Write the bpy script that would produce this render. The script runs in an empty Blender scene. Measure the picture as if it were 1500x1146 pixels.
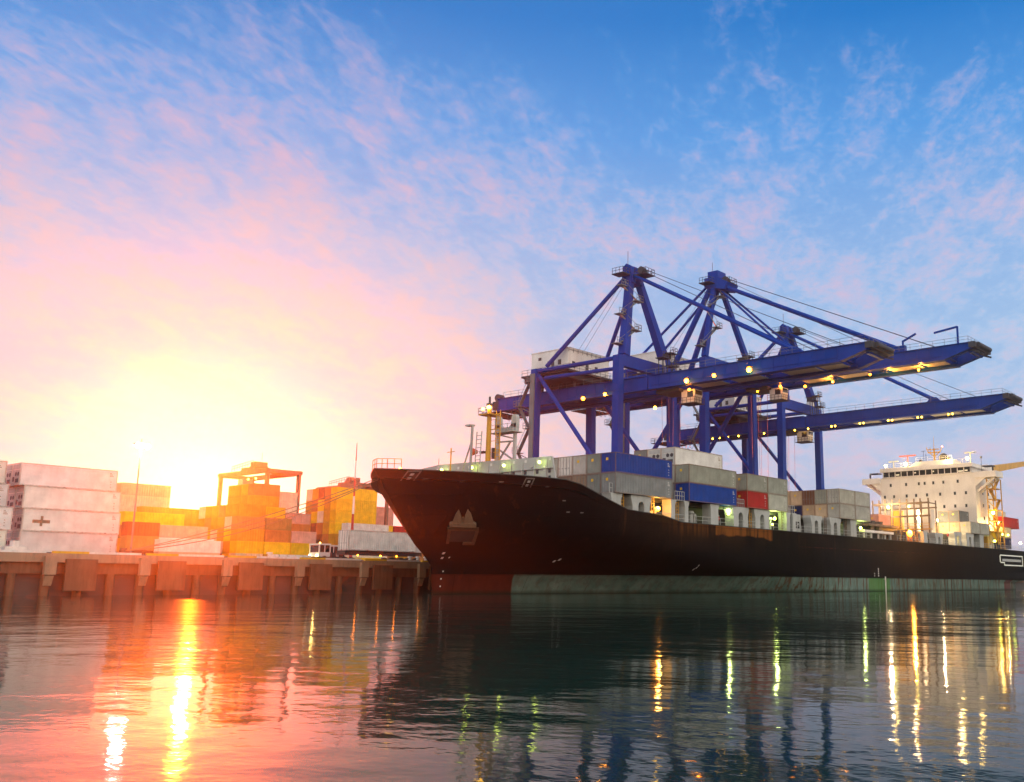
import bpy, math, random
from mathutils import Vector, Matrix
R = random.Random(7)
sc = bpy.context.scene
COL = sc.collection
rad = math.radians
EXP = math.log2(10.0)          # exposed for dusk: the sky strength below is 0.1
K = 0.1

# ------------------------------------------------------------------ helpers
def lin(r, g, b):
    f = lambda c: (c/255/12.92) if c/255 <= .04045 else ((c/255+.055)/1.055)**2.4
    return (f(r), f(g), f(b))

class MB:
    def __init__(s): s.v = []; s.f = []
    def box(s, x0, x1, y0, y1, z0, z1):
        b = len(s.v)
        s.v += [(x, y, z) for z in (z0, z1) for y in (y0, y1) for x in (x0, x1)]
        s.f += [tuple(b+i for i in q) for q in ((0,2,3,1),(4,5,7,6),(0,1,5,4),(2,6,7,3),(0,4,6,2),(1,3,7,5))]
        return s
    def beam(s, p, q, w, h=None, w2=None, h2=None, up=(0,0,1)):
        h = h or w; w2 = w2 or w; h2 = h2 or (h if w2 == w else w2)
        p = Vector(p); q = Vector(q); d = (q-p).normalized(); u = Vector(up)
        if abs(d.dot(u)) > .97: u = Vector((0,1,0))
        a = d.cross(u).normalized(); c = a.cross(d).normalized(); b = len(s.v)
        for P, W, H in ((p, w, h), (q, w2, h2)):
            for i, j in ((-1,-1),(1,-1),(1,1),(-1,1)):
                s.v.append(tuple(P + a*(i*W/2) + c*(j*H/2)))
        s.f += [tuple(b+i for i in t) for t in ((0,3,2,1),(4,5,6,7),(0,1,5,4),(1,2,6,5),(2,3,7,6),(3,0,4,7))]
        return s
    def tube(s, p, q, r, r2=None, n=8, cap=True):
        r2 = r if r2 is None else r2
        p = Vector(p); q = Vector(q); d = (q-p).normalized(); u = Vector((0,0,1))
        if abs(d.dot(u)) > .97: u = Vector((0,1,0))
        a = d.cross(u).normalized(); c = a.cross(d).normalized(); b = len(s.v)
        for P, rr in ((p, r), (q, r2)):
            for i in range(n):
                t = 2*math.pi*i/n
                s.v.append(tuple(P + a*(rr*math.cos(t)) + c*(rr*math.sin(t))))
        for i in range(n):
            j = (i+1) % n; s.f.append((b+i, b+j, b+n+j, b+n+i))
        if cap: s.f += [tuple(b+i for i in reversed(range(n))), tuple(b+n+i for i in range(n))]
        return s
    def ball(s, c, r, n=8, m=5):
        b = len(s.v); c = Vector(c)
        for k in range(1, m):
            ph = math.pi*k/m
            for i in range(n):
                t = 2*math.pi*i/n
                s.v.append(tuple(c + Vector((r*math.sin(ph)*math.cos(t), r*math.sin(ph)*math.sin(t), r*math.cos(ph)))))
        T = len(s.v); s.v += [tuple(c+Vector((0,0,r))), tuple(c-Vector((0,0,r)))]
        for k in range(m-2):
            for i in range(n):
                j = (i+1) % n; s.f.append((b+k*n+i, b+(k+1)*n+i, b+(k+1)*n+j, b+k*n+j))
        for i in range(n):
            j = (i+1) % n
            s.f.append((T, b+i, b+j)); s.f.append((T+1, b+(m-2)*n+j, b+(m-2)*n+i))
        return s
    def prism(s, pts, d):            # closed outline pts (3d), extruded by vector d
        b = len(s.v); n = len(pts); d = Vector(d)
        s.v += [tuple(Vector(p)) for p in pts] + [tuple(Vector(p)+d) for p in pts]
        s.f.append(tuple(b+i for i in reversed(range(n)))); s.f.append(tuple(b+n+i for i in range(n)))
        for i in range(n):
            j = (i+1) % n; s.f.append((b+i, b+j, b+n+j, b+n+i))
        return s
    def rail(s, pts, h=1.1, step=1.8, t=.05):
        for p, q in zip(pts[:-1], pts[1:]):
            p = Vector(p); q = Vector(q); n = max(1, round((q-p).length/step))
            for i in range(n+1):
                a = p.lerp(q, i/n); s.beam(a, a+Vector((0,0,h)), t)
            for k in (.5, 1): s.beam(p+Vector((0,0,h*k)), q+Vector((0,0,h*k)), t)
        return s
    def ladder(s, p, q, w=(0,.5,0), t=.05, step=.4):
        p = Vector(p); q = Vector(q); w = Vector(w)
        s.beam(p, q, t*1.4); s.beam(p+w, q+w, t*1.4)
        n = max(1, int((q-p).length/step))
        for i in range(1, n): a = p.lerp(q, i/n); s.beam(a, a+w, t)
        return s
    def build(s, name, m, parent=None, smooth=False):
        off = Vector((0,0,0)); r = parent
        while r is not None: off += r.location; r = r.parent
        me = bpy.data.meshes.new(name)
        me.from_pydata([tuple(Vector(v)-off) for v in s.v], [], s.f); me.update()
        import bmesh
        bm = bmesh.new(); bm.from_mesh(me); bmesh.ops.recalc_face_normals(bm, faces=bm.faces); bm.to_mesh(me); bm.free()
        if smooth:
            for p in me.polygons: p.use_smooth = True
        me.materials.append(m)
        o = bpy.data.objects.new(name, me); COL.objects.link(o)
        if parent is not None: o.parent = parent
        return o

def tag(o, label=None, cat=None, group=None, kind=None):
    for k, v in (('label', label), ('category', cat), ('group', group), ('kind', kind)):
        if v: o[k] = v
    return o
def empty(name, loc, label=None, cat=None, group=None):
    o = bpy.data.objects.new(name, None); COL.objects.link(o); o.location = loc; o.empty_display_size = .5
    return tag(o, label, cat, group)
def copy_tree(o, parent=None):
    c = o.copy(); COL.objects.link(c)
    if parent is not None: c.parent = parent
    for ch in list(o.children): copy_tree(ch, c)
    return c

# ------------------------------------------------------------------ materials
def nt(m):
    m.use_nodes = True; return m.node_tree
def mat(name, color=(.5,.5,.5), rough=.6, metal=0., dirt=.35, dirt_col=(.05,.04,.035), scale=.6, rust=0., rust_col=(.13,.045,.018),
        streak=True, objcol=False, bump=.0, spec=.5):
    m = bpy.data.materials.new(name); t = nt(m); N = t.nodes; L = t.links
    p = N['Principled BSDF']; p.inputs['Metallic'].default_value = metal; p.inputs['Specular IOR Level'].default_value = spec
    g = N.new('ShaderNodeTexCoord'); mp = N.new('ShaderNodeMapping'); L.new(g.outputs['Object'], mp.inputs[0])
    oi = N.new('ShaderNodeObjectInfo')
    ad = N.new('ShaderNodeVectorMath'); ad.operation = 'ADD'; L.new(mp.outputs[0], ad.inputs[0])
    sc_ = N.new('ShaderNodeMath'); sc_.operation = 'MULTIPLY'; L.new(oi.outputs['Random'], sc_.inputs[0]); sc_.inputs[1].default_value = 60
    L.new(sc_.outputs[0], ad.inputs[1])
    if streak: mp.inputs['Scale'].default_value = (1, 1, .16)
    n1 = N.new('ShaderNodeTexNoise'); n1.inputs['Scale'].default_value = scale*2.2; n1.inputs['Detail'].default_value = 6; n1.inputs['Roughness'].default_value = .65
    L.new(ad.outputs[0], n1.inputs['Vector'])
    n2 = N.new('ShaderNodeTexNoise'); n2.inputs['Scale'].default_value = scale*.5; n2.inputs['Detail'].default_value = 5
    L.new(g.outputs['Object'], n2.inputs['Vector'])
    r1 = N.new('ShaderNodeValToRGB'); r1.color_ramp.elements[0].position = .45; r1.color_ramp.elements[1].position = .78
    L.new(n1.outputs[0], r1.inputs[0])
    mul = N.new('ShaderNodeMath'); mul.operation = 'MULTIPLY'; mul.inputs[1].default_value = dirt; L.new(r1.outputs[0], mul.inputs[0])
    mx = N.new('ShaderNodeMix'); mx.data_type = 'RGBA'; L.new(mul.outputs[0], mx.inputs[0])
    if objcol: L.new(oi.outputs['Color'], mx.inputs[6])
    else: mx.inputs[6].default_value = (*color, 1)
    mx.inputs[7].default_value = (*dirt_col, 1)
    out = mx.outputs[2]
    # slow variation
    hv = N.new('ShaderNodeHueSaturation'); mr = N.new('ShaderNodeMapRange'); L.new(n2.outputs[0], mr.inputs[0])
    mr.inputs[1].default_value = .3; mr.inputs[2].default_value = .7; mr.inputs[3].default_value = .82; mr.inputs[4].default_value = 1.12
    L.new(mr.outputs[0], hv.inputs['Value']); L.new(out, hv.inputs['Color']); out = hv.outputs[0]
    if rust > 0:
        n3 = N.new('ShaderNodeTexNoise'); n3.inputs['Scale'].default_value = scale*1.3; n3.inputs['Detail'].default_value = 8; n3.inputs['Roughness'].default_value = .7
        L.new(ad.outputs[0], n3.inputs['Vector'])
        r3 = N.new('ShaderNodeValToRGB'); r3.color_ramp.elements[0].position = .72-.3*rust; r3.color_ramp.elements[1].position = .8-.2*rust
        L.new(n3.outputs[0], r3.inputs[0])
        m3 = N.new('ShaderNodeMix'); m3.data_type = 'RGBA'; L.new(r3.outputs[0], m3.inputs[0]); L.new(out, m3.inputs[6]); m3.inputs[7].default_value = (*rust_col, 1)
        out = m3.outputs[2]
    L.new(out, p.inputs['Base Color'])
    rr = N.new('ShaderNodeMapRange'); L.new(n1.outputs[0], rr.inputs[0]); rr.inputs[3].default_value = max(.05, rough-.12); rr.inputs[4].default_value = min(1, rough+.15)
    L.new(rr.outputs[0], p.inputs['Roughness'])
    if bump:
        b = N.new('ShaderNodeBump'); b.inputs['Strength'].default_value = .5; b.inputs['Distance'].default_value = bump
        L.new(n2.outputs[0], b.inputs['Height']); L.new(b.outputs[0], p.inputs['Normal'])
    return m
def glow(name, color, strength):
    m = bpy.data.materials.new(name); t = nt(m); p = t.nodes['Principled BSDF']
    p.inputs['Base Color'].default_value = (.8,.8,.8,1); p.inputs['Emission Color'].default_value = (*color, 1)
    p.inputs['Emission Strength'].default_value = strength*K; return m

M = {}
M['crane'] = mat('crane_blue_paint', (.001,.041,.31), .45, dirt=.2, dirt_col=(.006,.014,.05), scale=.35, rust=.1, spec=.07)
M['crane_grey'] = mat('galvanised_steel', (.17,.18,.19), .55, dirt=.4, scale=.8)
M['crane_dark'] = mat('dark_machinery', (.025,.027,.035), .6, dirt=.4, scale=.8)
M['white'] = mat('white_paint', (.72,.72,.69), .5, dirt=.22, dirt_col=(.3,.25,.18), scale=.5, rust=.06)
M['ship_white'] = mat('ship_white_paint', (.75,.72,.66), .5, dirt=.2, dirt_col=(.35,.27,.17), scale=.35, rust=.05)
M['ship_grey'] = mat('ship_pale_grey_paint', (.40,.43,.42), .55, dirt=.35, dirt_col=(.16,.14,.11), scale=.7, rust=.2)
M['coaming'] = mat('dark_coaming', (.035,.04,.04), .7, dirt=.5, scale=.8, rust=.2)
M['rusty'] = mat('rusty_steel', (.17,.12,.085), .8, dirt=.6, dirt_col=(.08,.035,.018), scale=1., rust=.4)
M['yellow'] = mat('yellow_paint', (.62,.33,.02), .5, dirt=.35, dirt_col=(.2,.09,.02), scale=1., rust=.1)
M['glass'] = mat('dark_glass', (.012,.016,.018), .08, dirt=.1, streak=False)
M['concrete'] = mat('quay_concrete', (.36,.25,.16), .85, dirt=.6, dirt_col=(.12,.10,.08), scale=.8, bump=.02)  # ochre tint puts the low sun's orange veil into the concrete colour
M['pile'] = mat('glare_tinted_pile', (.17,.085,.045), .8, dirt=.6, dirt_col=(.06,.025,.012), scale=1.2)  # orange-brown base holds the sun glare over piles and fender panels
M['pavement'] = mat('yard_asphalt', (.06,.058,.055), .85, dirt=.4, streak=False, scale=.3)
M['rubber'] = mat('black_rubber', (.02,.02,.02), .8)
M['red'] = mat('red_paint', (.5,.03,.025), .5, dirt=.3, scale=1.)
M['orange'] = mat('orange_paint', (.6,.1,.03), .5)
M['teal'] = mat('teal_paint', (.05,.30,.33), .5, dirt=.4, rust=.3, scale=1.2)
M['kerb_white'] = mat('kerb_white_paint', (.75,.73,.68), .7, dirt=.3, scale=1.2)
M['kerb_yellow'] = mat('kerb_yellow_paint', (.75,.45,.02), .7, dirt=.3, scale=1.2)
M['rope'] = mat('rope', (.28,.2,.12), .9)
M['cable'] = mat('steel_cable', (.05,.055,.07), .5)
M['mark'] = mat('white_marking', (.7,.7,.68), .7, dirt=.3, scale=2)
M['label_yellow'] = mat('yellow_sticker', (.75,.48,.03), .6, dirt=.2, scale=2)
M['brown_mark'] = mat('brown_marking', (.32,.20,.12), .7, dirt=.3, scale=2)
M['box'] = mat('container_paint', rough=.6, spec=.15, dirt=.22, dirt_col=(.10,.075,.055), scale=1.5, rust=.10, objcol=True)
M['reefer'] = mat('reefer_paint', rough=.5, spec=.2, dirt=.12, dirt_col=(.3,.22,.14), scale=1.2, rust=.03, objcol=True)
M['boxframe'] = mat('container_frame_paint', rough=.6, dirt=.55, dirt_col=(.12,.06,.035), scale=1.6, rust=.55, objcol=True)
M['lamp_orange'] = glow('sodium_lamp', (1.,.22,.004), 65)
M['lamp_warm'] = glow('warm_lamp', (1.,.5,.025), 24)
M['lamp_white'] = glow('warm_white_lamp', (1.,.62,.14), 100)
M['lamp_green'] = glow('fluorescent_lamp', (.8,1.,.10), 20)
M['lamp_flood'] = glow('high_mast_lamp', (1.,.95,.75), 420)
M['lit_window'] = glow('lit_window', (.9,.75,.25), .55)
M['lit_green'] = glow('port_frame_glow', (.75,.95,.45), .16)
M['lamp_red'] = glow('red_lamp', (1.,.08,.03), 40)

# hull: paint zones by height and length, rust and streaks
def hull_material():
    m = bpy.data.materials.new('hull_paint'); t = nt(m); N = t.nodes; L = t.links; p = N['Principled BSDF']
    g = N.new('ShaderNodeNewGeometry'); sp = N.new('ShaderNodeSeparateXYZ'); L.new(g.outputs['Position'], sp.inputs[0])
    X, Y, Z = sp.outputs
    def mth(op, a, b=0., c=None, clamp=False):
        n = N.new('ShaderNodeMath'); n.operation = op; n.use_clamp = clamp
        for i, v in enumerate((a, b, c)):
            if v is None: continue
            if isinstance(v, (int, float)): n.inputs[i].default_value = v
            else: L.new(v, n.inputs[i])
        return n.outputs[0]
    def step(a, e, w): 
        n = N.new('ShaderNodeMapRange'); L.new(a, n.inputs[0]); n.inputs[1].default_value = e-w; n.inputs[2].default_value = e+w; return n.outputs[0]
    def noise(scale, sv=(1,1,1), det=6, rough=.6):
        mp = N.new('ShaderNodeMapping'); mp.inputs['Scale'].default_value = sv; L.new(g.outputs['Position'], mp.inputs[0])
        n = N.new('ShaderNodeTexNoise'); n.inputs['Scale'].default_value = scale; n.inputs['Detail'].default_value = det; n.inputs['Roughness'].default_value = rough
        L.new(mp.outputs[0], n.inputs['Vector']); return n.outputs[0]
    def mix(f, a, b):
        n = N.new('ShaderNodeMix'); n.data_type = 'RGBA'
        L.new(f, n.inputs[0])
        for i, v in ((6, a), (7, b)):
            if isinstance(v, tuple): n.inputs[i].default_value = (*v, 1)
            else: L.new(v, n.inputs[i])
        return n.outputs[2]
    inr = lambda a, lo, hi, w: mth('MULTIPLY', step(a, lo, w), mth('SUBTRACT', 1., step(a, hi, w)))
    fine = noise(.9, (1,1,.25), 8, .7); vert = noise(1.3, (1,1,.06), 6, .65); big = noise(.12, (1,1,.6), 5)
    # black topsides with brown oxide bloom
    bloom = mth('MULTIPLY', inr(X, 8, 60, 12), mth('MULTIPLY', step(Z, 6.6, 1.2), step(big, .5, .12)))
    top = mix(mth('MULTIPLY', bloom, .8), (.0045,.0045,.005), (.030,.015,.009))
    top = mix(mth('MULTIPLY', step(fine, .64, .05), .5), top, (.02,.012,.008))
    # scraped orange rust below the rail
    hz = mth('MULTIPLY_ADD', noise(.22, (1,1,.2), 2), 1.6, Z)
    patch = mth('MULTIPLY', inr(X, 22.6, 38.4, .15), mth('MULTIPLY', step(hz, 8.9, .12), step(mth('MULTIPLY_ADD', fine, .6, vert), .72, .12)))
    patch2 = mth('MULTIPLY', mth('MULTIPLY', inr(X, 12., 23.5, 3.), mth('MULTIPLY', step(Z, 8.1, .6), step(vert, .5, .1))), .45)
    top = mix(mth('MAXIMUM', mth('MULTIPLY', patch, .9), patch2), top, (.22,.075,.017))
    runs = mth('MULTIPLY', step(noise(.8, (1,1,.035), 5, .7), .6, .03), mth('MULTIPLY', step(Z, 6.8, 2.2), step(noise(.25, (1,1,.3), 3), .5, .06)))
    top = mix(mth('MULTIPLY', runs, .5), top, (.075,.03,.012))
    line = mth('MULTIPLY', inr(mth('MULTIPLY_ADD', X, -.004, Z), 6.95, 7.1, .04), mth('MULTIPLY', step(fine, .5, .04), inr(X, 50, 96, 4)))
    top = mix(mth('MULTIPLY', line, .6), top, (.12,.03,.02))
    # boot topping
    green = mix(step(noise(.5, (1,1,.7)), .5, .18), (.065,.125,.105), (.15,.215,.185))
    green = mix(mth('MULTIPLY', step(mth('MULTIPLY_ADD', fine, .5, vert), .79, .05), mth('MULTIPLY_ADD', step(X, 38, 8), .65, .3)), green, (.085,.04,.02))
    green = mix(mth('MULTIPLY', inr(X, 72, 81, .2), .75), green, (.06,.17,.035))
    green = mix(mth('MULTIPLY', inr(X, 147, 153, .3), .75), green, (.12,.025,.03))
    redb = mix(step(fine, .5, .2), (.065,.012,.008), (.10,.02,.012))
    bound = mth('MULTIPLY_ADD', Z, .25, X)
    boot = mix(step(bound, -5.9, .1), redb, green)
    grime = mth('MULTIPLY', mth('SUBTRACT', 1., step(Z, .3, .25)), .75)
    boot = mix(grime, boot, (.012,.02,.012))
    zl = mth('MULTIPLY_ADD', noise(.9, (1,1,.3), 4), .06, Z)
    base = mix(step(zl, 2.42, .02), boot, top)
    L.new(base, p.inputs['Base Color'])
    rg = N.new('ShaderNodeMapRange'); L.new(fine, rg.inputs[0]); rg.inputs[3].default_value = .5; rg.inputs[4].default_value = .8
    L.new(rg.outputs[0], p.inputs['Roughness']); p.inputs['Specular IOR Level'].default_value = .02
    # plating seams and slight waviness
    wv = N.new('ShaderNodeTexWave'); wv.inputs['Scale'].default_value = .13; wv.bands_direction = 'X'; L.new(g.outputs['Position'], wv.inputs['Vector'])
    cxz = N.new('ShaderNodeCombineXYZ'); L.new(X, cxz.inputs[0]); L.new(Z, cxz.inputs[1])
    bk = N.new('ShaderNodeTexBrick'); L.new(cxz.outputs[0], bk.inputs['Vector']); bk.inputs['Scale'].default_value = 1.
    for k_, v_ in (('Mortar Size', .035), ('Brick Width', 9.), ('Row Height', 2.3), ('Mortar Smooth', .4)): bk.inputs[k_].default_value = v_
    bk.inputs['Color1'].default_value = (.8,.8,.8,1); bk.inputs['Color2'].default_value = (1,1,1,1)
    shade = N.new('ShaderNodeMix'); shade.data_type = 'RGBA'; shade.blend_type = 'MULTIPLY'; shade.inputs[0].default_value = .6; L.new(base, shade.inputs[6]); L.new(bk.outputs['Color'], shade.inputs[7]); L.new(shade.outputs[2], p.inputs['Base Color'])
    b = N.new('ShaderNodeBump'); b.inputs['Strength'].default_value = .5; b.inputs['Distance'].default_value = .08
    L.new(mth('MULTIPLY_ADD', bk.outputs['Fac'], .35, mth('MULTIPLY_ADD', wv.outputs[1], .2, noise(.45, (1,1,1), 4))), b.inputs['Height']); L.new(b.outputs[0], p.inputs['Normal'])
    return m
M['hull'] = hull_material()

def water_material():
    m = bpy.data.materials.new('harbour_water'); t = nt(m); N = t.nodes; L = t.links; p = N['Principled BSDF']
    p.inputs['Base Color'].default_value = (.005,.030,.022,1); p.inputs['Roughness'].default_value = .05; p.inputs['IOR'].default_value = 1.085
    g = N.new('ShaderNodeNewGeometry')
    def noise(scale, sv, rot, det, rough):
        mp = N.new('ShaderNodeMapping'); mp.inputs['Scale'].default_value = sv; mp.inputs['Rotation'].default_value = (0,0,rad(rot)); L.new(g.outputs['Position'], mp.inputs[0])
        n = N.new('ShaderNodeTexNoise'); n.inputs['Scale'].default_value = scale; n.inputs['Detail'].default_value = det; n.inputs['Roughness'].default_value = rough
        L.new(mp.outputs[0], n.inputs['Vector']); return n.outputs[0]
    a = noise(.35, (1,.6,1), -37, 3, .5); b = noise(1.7, (1,.6,1), -50, 4, .55); c = noise(.03, (1,.7,1), 20, 3, .5)
    def mth(op, x, y, z=0.):
        n = N.new('ShaderNodeMath'); n.operation = op
        for i, v in enumerate((x, y, z)):
            if isinstance(v, (int, float)): n.inputs[i].default_value = v
            else: L.new(v, n.inputs[i])
        return n.outputs[0]
    mr = N.new('ShaderNodeMapRange'); L.new(c, mr.inputs[0]); mr.inputs[1].default_value = .4; mr.inputs[2].default_value = .62; mr.inputs[3].default_value = .35; mr.inputs[4].default_value = 1.15
    d = noise(6., (1,.7,1), -40, 3, .5)
    h = mth('MULTIPLY', mth('MULTIPLY_ADD', d, .05, mth('MULTIPLY_ADD', b, .26, a)), mr.outputs[0])
    bp = N.new('ShaderNodeBump'); bp.inputs['Strength'].default_value = 1.; bp.inputs['Distance'].default_value = .06
    L.new(h, bp.inputs['Height']); L.new(bp.outputs[0], p.inputs['Normal'])
    return m
M['water'] = water_material()

# ------------------------------------------------------------------ world sky
SUN_AZ, SUN_EL = rad(61.4), rad(6.4)
OPP = 2.9
def build_world():
    w = bpy.data.worlds.new('World'); sc.world = w; w.use_nodes = True
    t = w.node_tree; N = t.nodes; L = t.links; bg = N['Background']; bg.inputs['Strength'].default_value = K
    tc = N.new('ShaderNodeTexCoord'); sp = N.new('ShaderNodeSeparateXYZ'); L.new(tc.outputs['Generated'], sp.inputs[0])
    def mth(op, a, b=0., c=0., clamp=False):
        n = N.new('ShaderNodeMath'); n.operation = op; n.use_clamp = clamp
        for i, v in enumerate((a, b, c)):
            if isinstance(v, (int, float)): n.inputs[i].default_value = v
            else: L.new(v, n.inputs[i])
        return n.outputs[0]
    x, y, z = sp.outputs
    cs, sn = math.cos(SUN_AZ), math.sin(SUN_AZ)
    fwd = mth('MULTIPLY_ADD', x, cs, mth('MULTIPLY', y, sn)); rgt = mth('MULTIPLY_ADD', x, sn, mth('MULTIPLY', y, -cs))
    az = mth('MULTIPLY', mth('ARCTAN2', rgt, fwd), 180/math.pi)
    el = mth('MULTIPLY', mth('ARCSINE', z), 180/math.pi)
    aaz = mth('ABSOLUTE', az)
    def ramp(fac, stops, maxv):
        r = N.new('ShaderNodeValToRGB'); e = r.color_ramp.elements
        while len(e) > 1: e.remove(e[0])
        for i, (pos, col) in enumerate(stops):
            q = e[0] if i == 0 else e.new(pos/maxv)
            q.position = pos/maxv; q.color = (*col, 1) if isinstance(col, tuple) else (col, col, col, 1)
        L.new(mth('DIVIDE', fac, maxv), r.inputs[0]); return r.outputs[0]
    def mix(f, a, b, mode='MIX'):
        n = N.new('ShaderNodeMix'); n.data_type = 'RGBA'; n.blend_type = mode
        for i, v in ((0, f), (6, a), (7, b)):
            if isinstance(v, tuple): n.inputs[i].default_value = (*v, 1)
            elif isinstance(v, (int, float)): n.inputs[i].default_value = v
            else: L.new(v, n.inputs[i])
        return n.outputs[2]
    base = ramp(el, [(0, lin(222,212,220)), (4, lin(210,210,226)), (9, lin(186,207,235)), (14, lin(176,204,237)), (19, lin(154,190,235)), (25, lin(96,164,231)), (31, lin(44,130,207)), (45, lin(45,105,185)), (90, lin(50,100,170))], 90)
    # opposite half of the sky: pale and warm, lights the near sides
    opp = ramp(el, [(0, (.78,.62,.46)), (18, (.74,.62,.50)), (45, (.50,.47,.44)), (90, (.26,.32,.42))], 90)
    opp = mix(1., opp, (OPP,OPP,OPP), 'MULTIPLY')
    base = mix(ramp(aaz, [(0, 0.), (58, 0.), (125, 1.), (180, 1.)], 180), base, opp)
    ax = mth('MULTIPLY', mth('SUBTRACT', az, 1.), .82); ey = mth('MULTIPLY', mth('SUBTRACT', el, 4.), 1.22)
    D = mth('SQRT', mth('MULTIPLY_ADD', ax, ax, mth('MULTIPLY', ey, ey)))
    warm = ramp(D, [(0, (.93,.9,.86)), (3, lin(240,222,226)), (7, lin(236,214,226)), (12, lin(234,208,216)), (18, lin(206,206,228)), (24, lin(180,196,233)), (34, lin(135,180,235))], 60)
    wf = ramp(D, [(0, 1.), (11, 1.), (15, .8), (19, .5), (23, .32), (28, .2), (35, .1), (44, 0.)], 60)
    # clouds on a flat layer overhead
    zz = mth('ADD', mth('MAXIMUM', z, 0.), .10)
    u = mth('DIVIDE', x, zz); v = mth('DIVIDE', y, zz)
    cb = N.new('ShaderNodeCombineXYZ'); L.new(u, cb.inputs[0]); L.new(v, cb.inputs[1])
    def noise(scale, sv, rot, det, rough, off=0., dist=0.):
        mp = N.new('ShaderNodeMapping'); mp.inputs['Rotation'].default_value = (0,0,rad(rot)); L.new(cb.outputs[0], mp.inputs[0])
        m2 = N.new('ShaderNodeMapping'); m2.inputs['Scale'].default_value = sv; m2.inputs['Location'].default_value = (off, off*.7, 0); L.new(mp.outputs[0], m2.inputs[0])
        n = N.new('ShaderNodeTexNoise'); n.inputs['Scale'].default_value = scale; n.inputs['Detail'].default_value = det; n.inputs['Roughness'].default_value = rough; n.inputs['Distortion'].default_value = dist
        L.new(m2.outputs[0], n.inputs['Vector']); return n.outputs[0]
    n1 = noise(13.5, (1,.45,1), 59, 8, .62, 3.1, .4); n2 = noise(3.3, (1,.5,1), 59, 4, .5, 8.3)
    n3 = noise(44., (1,.6,1), 62, 6, .65, 1.7, .4)
    dens = mth('ADD', mth('MULTIPLY_ADD', n2, .55, mth('MULTIPLY', n1, .75)), mth('MULTIPLY', n3, .42))
    cov = ramp(aaz, [(0, .07), (12, .055), (24, -.01), (40, -.06), (180, 0.)], 180)
    dens = mth('ADD', dens, cov)
    def smooth(a, lo, hi):
        n = N.new('ShaderNodeMapRange'); n.interpolation_type = 'SMOOTHSTEP'; L.new(a, n.inputs[0]); n.inputs[1].default_value = lo; n.inputs[2].default_value = hi; return n.outputs[0]
    dens = mth('SUBTRACT', dens, ramp(el, [(0, 0.), (20, 0.), (26, .07), (32, .2), (90, .24)], 90))
    cl = smooth(dens, .77, 1.14)
    sky = mix(wf, base, warm)
    # blue hollows between the ridges
    hol = mth('MULTIPLY', smooth(mth('SUBTRACT', 1.75, dens), .84, 1.06), ramp(D, [(0, 0.), (12, 0.), (20, .5), (30, .55), (60, .3)], 60))
    sky = mix(hol, sky, mix(1., sky, (.66,.80,.93), 'MULTIPLY'))
    ccol = ramp(D, [(0, (1.,1.,.9)), (7, lin(255,248,205)), (12, lin(255,238,190)), (16, lin(255,205,185)), (22, lin(248,190,195)), (32, lin(228,190,212)), (55, lin(238,206,216))], 60)
    cf = mth('MULTIPLY', cl, ramp(el, [(0, .55), (6, .6), (14, .62), (20, .62), (27, .5), (33, .32), (90, .2)], 90))
    sky = mix(cf, sky, ccol)
    # glare disc round the sun
    gl = ramp(D, [(0, 1.), (2, .6), (4, .2), (7, .04), (10, 0.)], 60)
    add = N.new('ShaderNodeVectorMath'); add.operation = 'SCALE'; add.inputs[0].default_value = (.6,.55,.42); L.new(gl, add.inputs['Scale'])
    s2 = N.new('ShaderNodeVectorMath'); s2.operation = 'ADD'; L.new(sky, s2.inputs[0]); L.new(add.outputs[0], s2.inputs[1])
    # physical sky as a faint base layer
    ns = N.new('ShaderNodeTexSky'); ns.sky_type = 'NISHITA'; ns.sun_disc = False; ns.sun_elevation = SUN_EL; ns.sun_rotation = math.pi/2-SUN_AZ
    ns.dust_density = 2.; 
    nk = N.new('ShaderNodeVectorMath'); nk.operation = 'SCALE'; nk.inputs['Scale'].default_value = .0008; L.new(ns.outputs[0], nk.inputs[0])
    s3 = N.new('ShaderNodeVectorMath'); s3.operation = 'ADD'; L.new(s2.outputs[0], s3.inputs[0]); L.new(nk.outputs[0], s3.inputs[1])
    L.new(s3.outputs[0], bg.inputs['Color'])
build_world()
sd = Vector((math.cos(SUN_AZ)*math.cos(SUN_EL), math.sin(SUN_AZ)*math.cos(SUN_EL), math.sin(SUN_EL)))
sl = bpy.data.lights.new('sun', 'SUN'); sl.energy = .5; sl.angle = rad(.5); sl.color = (1., .095, .006)
so = bpy.data.objects.new('sun', sl); COL.objects.link(so); so.rotation_euler = (-sd).to_track_quat('-Z', 'Y').to_euler()

# ------------------------------------------------------------------ setting: water, land, quay, air
tag(MB().box(-700,800,-700,31.6,-3,0).build('water', M['water']), kind='structure')
YARD = 5.0
tag(MB().box(-700,800,31.6,760,-3,4.05).build('ground', M['pavement']), kind='structure')
g = MB(); g.box(-700,800,52,760,4.054,YARD); g.prism([(-700,47,4.054),(-700,52,YARD),(-700,52,4.054)], (1500,0,0))
tag(g.build('yard_pavement', M['pavement']), kind='structure')

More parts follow.
